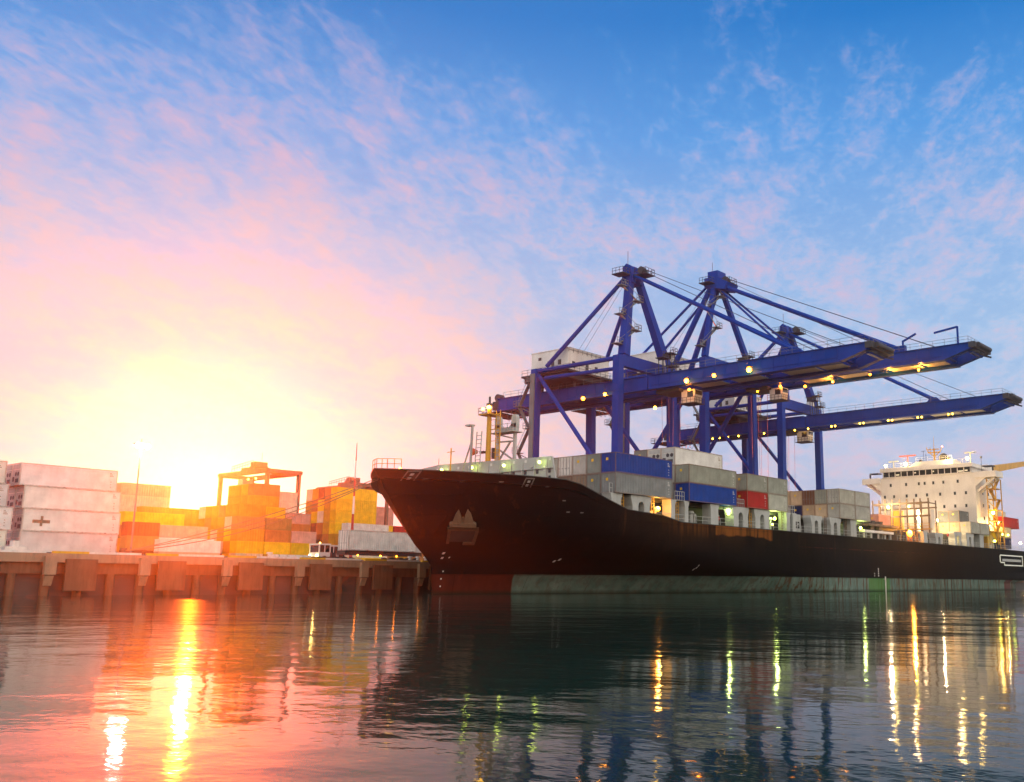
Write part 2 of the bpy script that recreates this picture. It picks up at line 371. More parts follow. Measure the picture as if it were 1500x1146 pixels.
wh = empty('wharf', (-60,31.3,0), 'concrete quay wall on dark piles with fender brackets along the water', 'quay wall')
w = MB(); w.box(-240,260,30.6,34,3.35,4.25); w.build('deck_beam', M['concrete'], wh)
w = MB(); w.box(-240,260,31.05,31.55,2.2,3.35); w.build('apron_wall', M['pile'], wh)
for i in range(-16, 20):
    x = -52.8+9.55*i
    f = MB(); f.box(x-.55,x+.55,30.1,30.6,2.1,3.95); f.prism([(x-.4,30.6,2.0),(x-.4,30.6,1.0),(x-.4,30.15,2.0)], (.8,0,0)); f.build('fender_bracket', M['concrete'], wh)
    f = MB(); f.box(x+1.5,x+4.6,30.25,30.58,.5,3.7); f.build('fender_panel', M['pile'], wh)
    for dx in (0., 3.2, 6.4):
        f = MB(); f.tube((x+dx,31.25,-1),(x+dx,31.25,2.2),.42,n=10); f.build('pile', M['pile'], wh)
    f = MB(); f.box(x+.3,x+3.8,30.62,31.0,4.252,4.48); f.build('kerb_block', M['kerb_yellow'], wh)
    f = MB(); f.box(x+3.8,x+9.2,30.62,31.0,4.252,4.48); f.build('kerb_block', M['kerb_white'], wh)

hz = MB().box(-720,830,-720,780,-4.2,74).build('haze', bpy.data.materials.new('air')); tag(hz, kind='stuff')
t = nt(hz.data.materials[0]); t.nodes.clear()
o_ = t.nodes.new('ShaderNodeOutputMaterial'); pv = t.nodes.new('ShaderNodeVolumePrincipled')
pv.inputs['Color'].default_value = (.95,.92,.88,1); pv.inputs['Density'].default_value = 2.3e-4; pv.inputs['Anisotropy'].default_value = .93
t.links.new(pv.outputs[0], o_.inputs['Volume'])

# ------------------------------------------------------------------ containers
C_ = {'white': (.74,.73,.68), 'cream': (.70,.62,.46), 'yellow': (.85,.54,.02), 'mustard': (.56,.30,.03), 'brown': (.17,.07,.035), 'dull orange': (.45,.18,.05),
      'red': (.42,.02,.02), 'blue': (.002,.05,.30), 'navy': (.012,.02,.10), 'grey': (.22,.25,.25), 'pale grey': (.40,.41,.37), 'grey green': (.30,.32,.27), 'dark grey': (.13,.155,.16),
      'beige': (.50,.38,.25), 'pink': (.62,.33,.26), 'olive': (.30,.22,.07), 'rusty': (.30,.22,.16)}
W = 2.438
def corr(mb, p0, du, n, dn, z0, z1):     # corrugated panel: from p0 along du, depth along dn
    p0 = Vector(p0); du = Vector(du); dn = Vector(dn); b = len(mb.v); k = 0
    for i in range(n):
        for fr, dp in ((0,0),(.32,0),(.5,1),(.82,1)):
            P = p0 + du*((i+fr)/n) + dn*dp
            mb.v += [(P.x,P.y,z0),(P.x,P.y,z1)]; k += 1
    P = p0+du; mb.v += [(P.x,P.y,z0),(P.x,P.y,z1)]; k += 1
    for i in range(k-1): mb.f.append((b+2*i, b+2*i+2, b+2*i+3, b+2*i+1))
PROTO = {}
def proto(L, H, kind):
    key = (L, H, kind)
    if key in PROTO: return PROTO[key]
    r = empty('shipping_container', (0,0,0)); n = 36 if L > 8 else 18
    b = MB()
    smooth = kind.startswith('reefer'); g = .05
    if smooth:
        b.box(g, L-g, g, W-g, .14, H-.02)
    else:
        corr(b, (.1,.03,0), (L-.2,0,0), n, (0,.05,0), .14, H-.1)
        corr(b, (.1,W-.03,0), (L-.2,0,0), n, (0,-.05,0), .14, H-.1)
        b.box(.08, L-.08, .06, W-.06, H-.06, H-.01); b.box(.08, L-.08, .06, W-.06, .1, .16)
        if 'front' in kind: corr(b, (.03,.1,0), (0,W-.2,0), 8, (.05,0,0), .14, H-.1)
        corr(b, (L-.03,.1,0), (0,W-.2,0), 8, (-.05,0,0), .14, H-.1)
    b.build('body', M['reefer' if smooth else 'box'], r)
    f = MB()
    for x in (0, L-.12):
        for y in (0, W-.12): f.box(x, x+.12, y, y+.12, .118, H-.118)
        f.box(x, x+.12, .12, W-.12, 0.01, .14); f.box(x, x+.12, .12, W-.12, H-.11, H-.003)
    for y in (0.004, W-.084):
        f.box(.12, L-.12, y, y+.08, 0.02, .15); f.box(.12, L-.12, y, y+.08, H-.10, H-.006)
    for x in (-.004, L-.176):
        for y in (-.004, W-.166):
            for z in (0, H-.118): f.box(x, x+.18, y, y+.17, z, z+.118)
    f.build('frame', M['boxframe'], r)
    if 'doors' in kind:
        for k in (0, 1):
            d = MB(); y0 = .12+k*(W-.24)/2; d.box(.02, .07, y0+.01, y0+(W-.24)/2-.01, .15, H-.12); dd = d.build('door', M['box'], r)
            for q in (.28, .78):
                e = MB(); e.tube((-.015,y0+q*1.1,.1),(-.015,y0+q*1.1,H-.08),.028,n=6); e.box(-.03,.0,y0+q*1.1-.02,y0+q*1.1+.3,1.0,1.06); e.build('lock_rod', M['crane_grey'], dd)
    elif smooth:
        e = MB(); e.box(-.02,.06,.16,W-.16,.2,H-.9); e.box(-.005,.06,.2,W-.2,H-.8,H-.2); u = e.build('cooling_unit', M['ship_grey'], r)
        e = MB()
        for y in (.55, 1.25): e.tube((-.03,y,1.45),(-.021,y,1.45),.28,n=14)
        e.box(-.035,-.021,1.6,2.15,.5,1.1); e.box(-.035,-.021,.35,1.3,.35,.85); e.build('fan_grille', M['crane_dark'], u)
    else:
        e = MB(); e.box(.018,.028,1.25,1.62,H*.62,H*.75); e.build('sticker', M['label_yellow'], r)
    e = MB(); rr = random.Random(3)                     # owner code and weight table, a few pixels in the photo
    for row in range(3):
        x = L-1.05
        for ch in range(rr.randint(3, 5)):
            if rr.random() < .8: e.box(x, x+.07, .008, .022, H-.52-row*.2, H-.40-row*.2)
            x += .13
    for ch in range(3): e.box(L-.9, L-.78, .008, .022, .5+ch*.35, .6+ch*.35)
    mk = e.build('marking', M['brown_mark'] if smooth else M['mark'], r)
    PROTO[key] = [r, False]
    return PROTO[key]
ORD = ['bottom', 'second', 'third', 'fourth', 'fifth', 'sixth', 'seventh', 'eighth']
def container(x, y, z, L, H, kind, colour, label, group, tint=1.0):
    pr = proto(L, H, kind)
    if pr[1]: r = copy_tree(pr[0])
    else: r = pr[0]; pr[1] = True
    r.location = (x, y, z); tag(r, label, 'shipping container', group)
    c = C_[colour]; j = R.uniform(.88, 1.1)
    col = (c[0]*j, c[1]*j*R.uniform(.97,1.03), c[2]*j*R.uniform(.95,1.05), 1)
    for ch in r.children:
        n = ch.name.split('.')[0]
        if n in ('body', 'door'): ch.color = col
        if n == 'frame':
            k = R.uniform(.25, .55) if 'ship' in group else .15
            ch.color = (col[0]*(1-k)*.9+.2*k, col[1]*(1-k)*.88+.09*k, col[2]*(1-k)*.85+.04*k, 1)
    return r
FARPROTO = {}
def far_container(x, y, z, L, H, colour, label, group):
    key = (L, H)
    if key not in FARPROTO:
        b = MB(); n = 20 if L > 8 else 10
        corr(b, (.1,.03,0), (L-.2,0,0), n, (0,.06,0), .12, H-.1); corr(b, (.03,.1,0), (0,W-.2,0), 5, (.06,0,0), .12, H-.1)
        b.box(.1, L-.03, .1, W-.03, .1, H-.03)
        for xx in (0, L-.16):
            for yy in (0, W-.16): b.box(xx, xx+.16, yy, yy+.16, 0, H)
        for zz in (0.01, H-.15): b.box(.16, L-.16, .0, .12, zz, zz+.14); b.box(0, .12, .16, W-.16, zz, zz+.14)
        for yy in (.6, .95, 1.5, 1.85): b.box(-.03, .0, yy, yy+.05, .2, H-.2)
        o = b.build('shipping_container', M['box']); FARPROTO[key] = o
    else:
        o = FARPROTO[key].copy(); COL.objects.link(o)
    o.location = (x, y, z); tag(o, label, 'shipping container', group)
    c = C_[colour]; j = R.uniform(.85, 1.12); o.color = (c[0]*j, c[1]*j, c[2]*j, 1)
    return o

ROWN = ['outboard', 'second', 'third', 'fourth', 'fifth']
Z0 = 12.56; HS = 2.591; P20 = 6.058; L40 = 12.192
BAY = {0: 'foremost', 1: 'second', 2: 'third two-box', 3: 'middle', 4: 'framework', 5: 'house-front'}
def ship_row(bay, x, row, spec, L=L40, z=Z0, y=None):
    yy = row*2.46 if y is None else y
    for k, (c, kind) in enumerate(spec):
        if c is None: continue
        lab = f'{c} {"forty" if L > 8 else "twenty"}-foot container, {("lower", "upper", "topmost")[k]} tier, {ROWN[row]} row in {BAY[bay]} bay of ship'
        if L < 8: lab = lab.replace('in ', 'in fore part of ' if x in FOREX else 'in aft part of ').replace(' of ship', '')
        container(x, yy, z+k*(HS+.004), L, HS, kind, c, lab, 'containers stacked on the ship')
FOREX = (31.3, 61.6, 125.1)
F, D_, RF = 'front', 'doors', 'reefer'
ship_row(0, 0, 0, [('grey', F), ('blue', F)])
ship_row(0, 0, 1, [('grey', F), ('grey', F)])
ship_row(0, 0, 2, [('rusty', D_), ('pale grey', F)])
ship_row(0, 0, 3, [('rusty', D_), ('white', D_)])
ship_row(0, 0, 4, [('pale grey', F), ('pale grey', F)])
ship_row(1, 16.15, 0, [('blue', F), ('grey green', F)])
ship_row(1, 16.15, 1, [('grey', F), ('pale grey', F), ('white', RF)])
ship_row(1, 16.15, 2, [('grey', F), ('pale grey', F), ('white', RF)])
ship_row(1, 16.15, 3, [('grey', F), ('grey', F), ('grey', F)])
ship_row(2, 31.3, 0, [('red', F), ('grey green', F)], P20)
ship_row(2, 37.45, 0, [('pale grey', F), ('grey green', F)], P20)
ship_row(3, 61.6, 0, [('pale grey', F), ('pale grey', D_)], P20)
ship_row(3, 67.75, 0, [('pale grey', F), ('pale grey', F)], P20)
ship_row(3, 61.6, 1, [('beige', F), ('grey green', D_)], P20)
ship_row(3, 61.6, 2, [('beige', F), ('brown', D_)], P20)
ship_row(3, 61.6, 3, [('navy', F), ('beige', F)], P20)
ship_row(3, 61.6, 4, [('pale grey', F), ('beige', F)], P20)
ship_row(4, 95.0, 3, [('pink', F)], P20, z=12.9, y=8.2)
for row, c in ((0, 'pale grey'), (1, 'beige'), (2, 'beige'), (3, 'beige')): ship_row(5, 125.1, row, [(c, F)], P20)
for row, c in ((1, 'dark grey'), (2, 'dark grey')): ship_row(5, 125.1, row, [(None, F), (c, F)], L40 if row == 9 else P20)
ship_row(5, 131.3, 0, [('pale grey', F)], P20)
for x, z, c, q in ((149.5,9.9,'navy','below the beige one'), (149.9,12.5,'beige','between the red and navy ones'), (150.2,15.1,'red','topmost')):
    container(x, 1.0, z, L40 if c == 'red' else P20, HS, F, c, f'{c} container {q} of stack behind the ship bridge', 'containers stacked on the ship')

# yard: white stack by the water, with parts
HC = 2.886
Y1 = 62
for k, x in enumerate((-43.8, -43.7, -43.9, -44.6)):
    c = container(x, Y1, YARD+.02+k*(HC+.004), L40, HC, RF, 'white', f'white refrigerated container, {ORD[k]} tier in front stack with plus mark, at quay edge', 'white stacked containers on the quay')
    if k == 1:
        e = MB(); X = x+1.2; Zb = YARD+HC; e.box(X,X+2.1,Y1+.02,Y1+.045,Zb+1.1,Zb+1.5); e.box(X+.95,X+1.25,Y1+.02,Y1+.045,Zb+1.5,Zb+2.0); e.box(X+.9,X+1.2,Y1+.02,Y1+.045,Zb+.7,Zb+1.1)
        e.build('plus_mark', M['brown_mark'], c)
    container(x, Y1+2.55, YARD+.02+k*(HC+.004), L40, HC, RF, 'white', f'white refrigerated container, {ORD[k]} tier behind front stack with plus mark', 'white stacked containers on the quay')
    container((-45.3,-44.9,-45.7,-46.2)[k]-L40, Y1, YARD+.02+k*(HC+.004), L40, HC, RF, 'white', f'white refrigerated container, {ORD[k]} tier of stack cut by photo edge', 'white stacked containers on the quay')

def yard(desc, x, y, colours, L, H=HS, z=YARD+.02, row='front'):
    for k, c in enumerate(colours):
        if c is None: continue
        far_container(x, y, z+k*(H+.004), L, H, c, f'{c} container, {ORD[k]} tier, {row} row of {desc}', 'containers stacked in the yard')
RW = ['front', 'second', 'third', 'fourth', 'fifth', 'sixth']
# block left of the sun gap
d = 'low yard block under the sun'
yard(d, -1.3, 110, ['beige', 'white'], L40, 2.35)
for i in range(1, 5): yard(d, -1.3, 110+2.6*i, [['beige','white'],['white','brown','pink'],['cream','white'],['brown','cream','dull orange']][i-1], L40, 2.55, row=RW[i])
yard(d, -1.7, 124, ['brown','mustard','olive','yellow'], L40, 2.63, row='sixth')
yard('dark stack at yard gap', 3.6, 128, ['brown','olive','mustard','mustard'], L40, 3.0, row='only')
yard('dark stack beside white stack', -6.6, 112, ['brown','olive','brown'], P20, 2.6, row='only')
yard('far stack beyond white stack', 18.6, 170, ['cream','yellow','mustard','cream','cream','cream','pink'], L40, 2.95, row='only')
# main block
d = 'middle yard block, first bay'
yard(d, 15.4, 112, ['cream','yellow','mustard','olive','mustard'], P20, 2.5)
for i, cs in enumerate((['yellow','mustard','yellow','cream','mustard'], ['brown','cream','mustard','mustard','olive'], ['mustard','cream','cream','mustard','mustard'], ['cream','mustard','yellow','olive','mustard'], ['yellow','olive','cream','mustard','cream'])):
    yard(d, 15.4, 114.6+2.6*i, cs, P20, 2.5, row=RW[i+1])
d = 'middle yard block, second bay'
yard(d, 21.65, 112, ['mustard','yellow','dull orange','olive'], P20, 2.5)
yard(d, 21.65, 114.6, ['mustard','yellow','dull orange','olive','yellow'], P20, 2.5, row='second')
for i in range(4): yard(d, 21.65, 117.2+2.6*i, ['mustard','yellow','cream','mustard','yellow' if i == 0 else 'cream','mustard','olive' if i == 0 else 'mustard'], P20, 2.5, row=RW[i+2])
d = 'middle yard block, third bay'
yard(d, 27.9, 112, ['mustard','yellow','pink'], P20, 2.5)
yard(d, 27.9, 114.6, ['mustard','yellow','brown','dull orange','pink'], P20, 2.3, row='second')
yard(d, 27.9, 120.0, ['mustard','cream','cream','cream','cream','cream','cream'], P20, 2.35, row='third')
# tall yellow block
d = 'tall yellow yard block'
yard(d, 54.2, 134, ['mustard','yellow','mustard','yellow','yellow','yellow','yellow'], L40, HC)
for i, cs in enumerate((['mustard','cream','dull orange','mustard','mustard','mustard','dull orange'], ['cream','mustard','brown','dull orange','cream','yellow','brown'], ['brown','dull orange','mustard','brown','yellow','dull orange','mustard'], ['yellow','mustard','cream','yellow','dull orange','mustard','cream'])):
    yard(d, 54.2, 136.6+2.6*i, cs, L40, HC, row=RW[i+1])
d = 'mixed stack behind the ship bow'
yard(d, 78.5, 150, ['mustard','dull orange','navy','brown','yellow','pink','pink'], P20, 2.5)
yard(d, 85., 150, ['yellow','mustard','dull orange','pink','red'], P20, 2.5, row='side')
yard(d, 91.3, 150, ['brown','dull orange','mustard','brown','cream','dull orange'], P20, 2.5, row='end')
yard('stack behind the white trailer', 53.6, 128, ['yellow','cream','white','white'], L40, 2.76, row='only')

# ------------------------------------------------------------------ the ship
ship = empty('container_ship', (72,15.3,0), 'long black-hulled container ship with white bridge house and green boot band, moored at the quay', 'ship')
YC, HB = 15.3, 15.3
def interp(tb, v):
    if v <= tb[0][0]: return tb[0][1]
    for (a, b), (c, d) in zip(tb[:-1], tb[1:]):
        if v <= c: return b+(d-b)*(v-a)/(c-a)
    return tb[-1][1]
STEM = [(-2,-15.2),(0,-15.9),(2,-16.1),(3.5,-16.4),(4.6,-17.5),(6.1,-19.25),(8.5,-21.0),(10.7,-22.6),(14.3,-25.3)]
ENT = [(-2,90),(0,80),(2,66),(3.5,50),(5.2,37),(7.2,27),(10,23.5),(14.3,21)]
XI = [0,.25,.6,1.1,1.8,2.7,3.8,5,6.5,8,10,12,14,16,18,20,22,25,28,32,36,41,47,54,62,70,80]
XEND = [80,95,110,125,140,155,165,172]
def ztop(x):
    return interp([(-26,14.35),(-17,13.75),(-8,13.42),(-.6,10.55),(8.6,10.15),(9.0,9.5),(200,9.5)], x)
def half(z, xi):
    t_ = min(1, xi/interp(ENT, z)); n = interp([(0,1.75),(7,2.3),(14,2.4)], z)
    return HB*(1-(1-t_)**n)
cols = []
for k in XI+XEND:
    sta = k if k in XEND and k > 80 else None
    xt = (interp(STEM, 14.0)+k) if sta is None else k
    zt = ztop(xt); zs = [-2,-.8,.3,.9,1.4,1.9,2.45,3.,3.5,4.,4.6,5.2,5.8,6.5,7.2] + [7.2+(zt-7.2)*q for q in (.25,.5,.75,1)]
    col = []
    for z in zs:
        if sta is None: x = interp(STEM, z)+k; h = half(z, k)
        else: x = k; h = HB if k < 150 else HB*(1-.06*((k-150)/22)**2)*(1-(.35 if z < 2 else .1 if z < 5 else 0)*max(0,(k-150)/22))
        if sta is None and k > 62: x = x
        col.append((x, h, z))
    cols.append(col)
cols.sort(key=lambda c: c[-1][0])
h = MB(); nz = len(cols[0])
for sgn in (-1, 1):
    b = len(h.v)
    for c in cols: h.v += [(x, YC+sgn*hh, z) for x, hh, z in c]
    for i in range(len(cols)-1):
        for k in range(nz-1): h.f.append((b+i*nz+k, b+(i+1)*nz+k, b+(i+1)*nz+k+1, b+i*nz+k+1))
    b2 = b
n_ = len(cols)*nz; l0 = (len(cols)-1)*nz
for k in range(nz-1): h.f.append((l0+k, n_+l0+k, n_+l0+k+1, l0+k+1))
h.build('hull', M['hull'], ship, smooth=True)
d = MB()
b = len(d.v)
for c in cols:
    x, hh, z = c[-1]; zd = z-1.0 if x < 9.2 else z-.03
    d.v += [(x, YC-hh+.04, zd), (x, YC+hh-.04, zd)]
for i in range(len(cols)-1): d.f.append((b+2*i, b+2*i+2, b+2*i+3, b+2*i+1))
d.build('deck', M['coaming'], ship)
g = MB()                                                     # rail cap along the bulwark, both sides
for c0, c1 in zip(cols[:-1], cols[1:]):
    for sgn in (-1, 1):
        a = (c0[-1][0], YC+sgn*(c0[-1][1]-.02), c0[-1][2]+.04); e = (c1[-1][0], YC+sgn*(c1[-1][1]-.02), c1[-1][2]+.04)
        if (Vector(a)-Vector(e)).length > .05: g.beam(a, e, .16, .10)
g.build('gunwale', M['coaming'], ship)

# hull details: fairleads, anchor, draught marks, thruster marks
def skin(x_top_xi, z):          # point on the port skin
    x = interp(STEM, z)+x_top_xi; return Vector((x, YC-half(z, x_top_xi), z))
def skin_at_x(x, z): return skin(max(0, x-interp(STEM, z)), z)
def plate(mb, x, z, w_, h_, t_=.05, zz=None):
    pts = [skin_at_x(x, z), skin_at_x(x+w_, z), skin_at_x(x+w_, z+h_), skin_at_x(x, z+h_)]
    nrm = (pts[1]-pts[0]).cross(pts[3]-pts[0]).normalized()
    if nrm.y > 0: nrm = -nrm
    mb.prism([tuple(p+nrm*.01) for p in pts], nrm*t_)
M['dull'] = mat('dull_grey_fitting', (.16,.15,.14), .7, dirt=.5, rust=.3, scale=2)
for x, z in ((-23.1,13.0), (-13.4,12.4)):
    f = MB(); plate(f, x, z, .1, .95, .08); plate(f, x+.85, z, .1, .95, .08); plate(f, x, z+.95, .95, .1, .08)
    o = f.build('fairlead_frame', M['dull'], ship)
    f = MB(); plate(f, x+.35, z+.55, .25, .2, .1); plate(f, x+.35, z+.12, .25, .2, .1); f.build('roller', M['ship_grey'], o)
for x, z in ((-21.7,13.05),(-18.9,12.85),(-15.7,12.85),(-10.9,12.5),(-8.3,11.0),(-7.3,9.7),(-5.5,9.7)):
    f = MB(); plate(f, x, z, .4, .12, .06); f.build('mooring_eye', M['dull'], ship)
def hung(mb, pts, t_, off=.02):          # outline in metres (along, height), hung upright in the flare of the bow
    P = [skin_at_x(-16.3+a-.52*(z-8.2), z) for a, z in pts]
    n = (P[1]-P[0]).cross(P[-1]-P[0]).normalized()
    if n.y > 0: n = -n
    mb.prism([tuple(p+n*off) for p in P], n*t_)
a = MB(); hung(a, [(-1.25,7.5),(1.25,7.5),(1.25,7.85),(-1.25,7.85)], .22); hung(a, [(-1.25,6.05),(-1.0,6.05),(-1.0,7.5),(-1.25,7.5)], .2); hung(a, [(1.,6.05),(1.25,6.05),(1.25,7.5),(1.,7.5)], .2); hung(a, [(.2,5.95),(1.25,5.95),(1.25,6.2),(.2,6.2)], .2)
a.build('anchor_pocket', mat('pocket_rust', (.11,.05,.025), .8, dirt=.6, dirt_col=(.02,.012,.01), rust=.4, scale=2.), ship)
a = MB(); hung(a, [(-1.0,6.2),(1.0,6.2),(1.0,7.5),(-1.0,7.5)], .05); a.build('hawse_recess', M['rubber'], ship)
a = MB()
hung(a, [(-.85,8.5),(-.1,8.5),(-.14,9.3),(-.34,9.95),(-.55,9.5)], .3, .25); hung(a, [(.1,8.5),(.85,8.5),(.62,9.5),(.36,10.0),(.16,9.3)], .3, .25)
hung(a, [(-1.05,8.15),(1.05,8.05),(1.05,8.4),(.85,8.55),(-.85,8.55),(-1.05,8.45)], .5, .12); hung(a, [(-.12,8.5),(.12,8.5),(.1,9.1),(-.1,9.1)], .2, .2)
a.build('anchor', mat('anchor_rust', (.21,.13,.08), .8, dirt=.5, dirt_col=(.1,.05,.02), rust=.4, scale=2.), ship)
f = MB()
for z, x in ((.87,-15.1),(1.76,-15.1),(2.65,-15.0),(4.3,-15.0)): plate(f, x, z, .13, .15, .02)
for x, z in ((-15.7,4.2),(-15.9,4.75),(-3.3,3.95),(-2.9,4.15)): plate(f, x, z, .22, .22, .02)
for z in (3.4,3.7): plate(f, 19.4, z, .15, .2, .02)
plate(f, 19.2, 3.15, .13, .25, .02)
for z in (2.7,3.1,3.5,3.9):
    f.box(76.0,76.3,-.05,-.015,z,z+.28)
    if z < 3.2: f.box(74.4,74.6,-.05,-.015,z,z+.2)
f.build('draught_mark', M['mark'], ship)
f = MB(); f.tube((78.4,-.32,.0),(78.4,-.32,2.7),.12,n=8); f.box(78.3,78.5,-.3,-.02,2.2,2.3); f.build('fender_pole', M['kerb_white'], ship)

# lashing pillars with arched openings along the port rail
def arch_pillar(x0, x1, z0, z1, flare=.35):
    o = MB(); w_ = x1-x0; y = .3; t_ = (0,1.5,0)
    if w_ < 2.6:
        o.prism([(x0+.05,y,z0),(x1-.05,y,z0),(x1-.1,y,z1-.8),(x1+flare*.6,y,z1),(x0-flare*.2,y,z1),(x0+.1,y,z1-.8)], t_)
        return o
    c = (x0+x1)/2; r = min(.62, w_*.2); zs = z1-.75-r
    for sgn in (-1, 1):
        xo = x0 if sgn < 0 else x1; xi = c+sgn*r
        o.prism([(xo,y,z0),(xi,y,z0),(xi,y,zs),(xo,y,zs)], t_)
    pts = [(x0,y,zs),(c-r,y,zs)] + [(c-r*math.cos(q),y,zs+r*math.sin(q)) for q in (.5,1.0,math.pi/2,math.pi-1.0,math.pi-.5)] + [(c+r,y,zs),(x1,y,zs),(x1+flare,y,z1-.35),(x1+flare,y,z1),(x0-flare,y,z1),(x0-flare,y,z1-.35)]
    o.prism(pts, t_)
    return o
PIL = [(-.5,1.6),(3.9,7.5),(12.2,13.3),(15.4,16.4),(21.8,23.9),(27.9,31.8),(34.,38.),(43.4,44.6),(45.4,46.5),(51.8,55.1),(58.6,62.1),(66.1,68.5),(98.8,100.9),(105.3,109.),(116.1,119.7),(123.1,127.3),(131.4,134.)]
for x0, x1 in PIL:
    arch_pillar(x0, x1, 9.0 if x0 > 8 else 9.4, Z0-.02 if not 75 < x0 < 110 else 11.9).build('lashing_pillar', M['ship_grey'], ship)
c = MB(); c.box(2,136,3.4,27.2,9.4,12.1); c.build('hatch_coaming', M['coaming'], ship)
for x0, x1 in ((-.3,12.5),(16.0,28.6),(31.1,43.8),(46.2,58.6),(61.3,74.0),(77,90.5),(124.8,137.6)):
    c = MB(); c.box(x0,x1,1.9,28.7,12.12,Z0-.03); c.build('hatch_cover', M['rusty'] if x0 in (46.2,77) else M['coaming'], ship)
# inner clutter between the pillars: vents, doors, pipe runs
for x in (9.6,10.9,18.2,19.3,20.4,25.2,39.6,41.2,48.,49.5,56.6,64.2,70.8,71.9,84,88,92,101.5,103.2,111,113.6,121,129.2,135.5):
    o = MB(); q = R.uniform(.2,.34); hgt = R.uniform(1.0,1.9); y = R.uniform(1.7,2.8)
    o.tube((x,y,9.47),(x,y,9.47+hgt),q,n=10); o.tube((x,y,9.47+hgt),(x,y,9.47+hgt+.35),q*1.7,q*1.2,n=10); o.build('vent_post', M['ship_grey'], ship)
for x in (18.6,26.3,40.2,48.6,57.2,70.4,102,112.5,121.8,128.6):
    o = MB(); o.box(x,x+.16,3.1,3.38,9.5,12.0); o.box(x+1.1,x+1.26,3.1,3.38,9.5,12.0); o.box(x-.6,x+1.9,3.0,3.38,11.2,11.35); o.build('coaming_stay', M['ship_grey'], ship)
o = MB()
o.rail([(9.3,.35,9.53),(74,.35,9.53)], 1.05, 1.5, .055); o.rail([(86,.35,9.53),(171,.35,9.53)], 1.05, 1.5, .055); o.build('deck_railing', M['ship_grey'], ship)
for x in (2.2,8.6,14.2,33.2,43.0,57.5,65.2):
    o = MB(); o.ladder((x,.9,9.5),(x,.9,12.7),(.55,0,0),.07,.42); o.build('ladder', M['yellow'] if x < 40 else M['rusty'], ship)
for x in (-.6,13.4,28.9,44.2):
    o = MB(); o.rail([(x,.5,Z0),(x+2.2,.5,Z0)], 1.2, .55, .07); o.box(x-.1,x+2.4,.4,1.5,Z0-.06,Z0); o.build('lashing_platform', M['ship_grey'], ship)
o = MB(); o.box(45.5,50.4,1.6,3.0,9.5,12.6); o.build('deck_house', M['ship_grey'], ship)
o = MB()
for k in range(4): o.box(46.9+.8*k,47.5+.8*k,1.57,1.595,10.3,11.4)
o.build('deck_house_window', M['glass'], ship)
for x, z in ((53.0,12.0),(24.3,10.6),(113.2,11.7)):
    o = MB(); o.tube((x,.6,z),(x,.9,z),.32,n=12); o.build('life_ring', M['red'], ship)

# forecastle: breakwater, masts, rails
bw = MB()
P_ = [(-8.4,2.6,12.4),(-8.4,2.9,16.45),(-8.6,9,16.6),(-8.6,22,16.9),(-8.4,28,16.6),(-8.4,28,12.4)]
bw.prism([(-8.4,2.2,12.35),(-8.4,3.2,16.55),(-8.4,23.6,16.95),(-8.4,28,16.6),(-8.4,28.2,12.35)], (.25,0,0))
bwo = bw.build('breakwater', M['ship_grey'], ship)
o = MB()
for k in range(12):
    y = 3.9+k*2.05; o.prism([(-8.42,y,12.5),(-8.9,y,12.5),(-8.42,y,16.3)], (0,.12,0))
o.box(-8.62,-8.41,2.9,24,15.1,15.22); o.build('stiffener', M['ship_grey'], bwo)
o = MB(); rr = random.Random(5)
for k in range(12):
    for z in (14.55, 13.7):
        y = 3.3+k*2.05; o.box(-8.44,-8.405,y,y+.42,z,z+.5)
o.build('lashing_hole', M['glass'], bwo)
o = MB()
for k in range(12): y = 3.3+k*2.05; o.box(-8.44,-8.405,y,y+.35,16.05,16.4)
for y in (4.2,6.3,6.3): o.box(-8.45,-8.405,y,y+.3,14.2+rr.random(),15.4)
o.build('cargo_hook', M['mark'], bwo)
fm = MB(); fm.tube((-7.6,15.2,12.6),(-7.6,15.2,24.2),.42,.28,n=12); fm.box(-8.5,-6.6,14.2,16.3,22.9,23.02); fm.build('foremast', M['yellow'], ship)
fmo = ship.children[-1]
o = MB(); o.ladder((-7.3,14.2,16),(-7.3,14.2,23.5),(0,-.75,0),.07,.45)
for z in (18,19.5,21,22.3): o.beam((-7.4,15.,z),(-7.4,13.4,z),.06)
o.build('ladder', M['yellow'], ship)
o = MB(); o.tube((-7.6,15.2,24.2),(-7.6,15.2,25.4),.14,n=8); o.box(-7.9,-7.3,14.9,15.5,24.2,24.5); o.build('mast_top', M['crane_dark'], ship)
o = MB(); o.tube((-8.4,16.3,18.1),(-9.1,16.9,18.1),.2,.62,n=14); o.build('fog_horn', M['orange'], ship)
o = MB(); o.box(-8.2,-7.8,15.4,16.2,17.9,18.2); o.tube((-7.2,14.6,17.2),(-7.2,14.6,18.6),.3,n=8); o.build('horn_bracket', M['crane_dark'], ship)
cr = MB()                                                   # grey boom rest
for y in (12.8, 15.9):
    cr.beam((-5.2,y,12.5),(-5.2,y,21.6),.35); cr.prism([(-5.5,y-.45,21.4),(-5.5,y+.45,21.4),(-5.5,y+.45,22.7),(-5.5,y+.25,23.1),(-5.5,y-.25,23.1),(-5.5,y-.45,22.7)], (.6,0,0))
cr.prism([(-5.5,12.4,20.9),(-5.5,16.3,20.9),(-5.5,16.3,21.9),(-5.5,15.4,21.9),(-5.5,15.0,21.45),(-5.5,13.7,21.45),(-5.5,13.3,21.9),(-5.5,12.4,21.9)], (.6,0,0))
for z in (16.9, 19.6): cr.beam((-5.2,12.8,z),(-5.2,15.9,z+.1),.2)
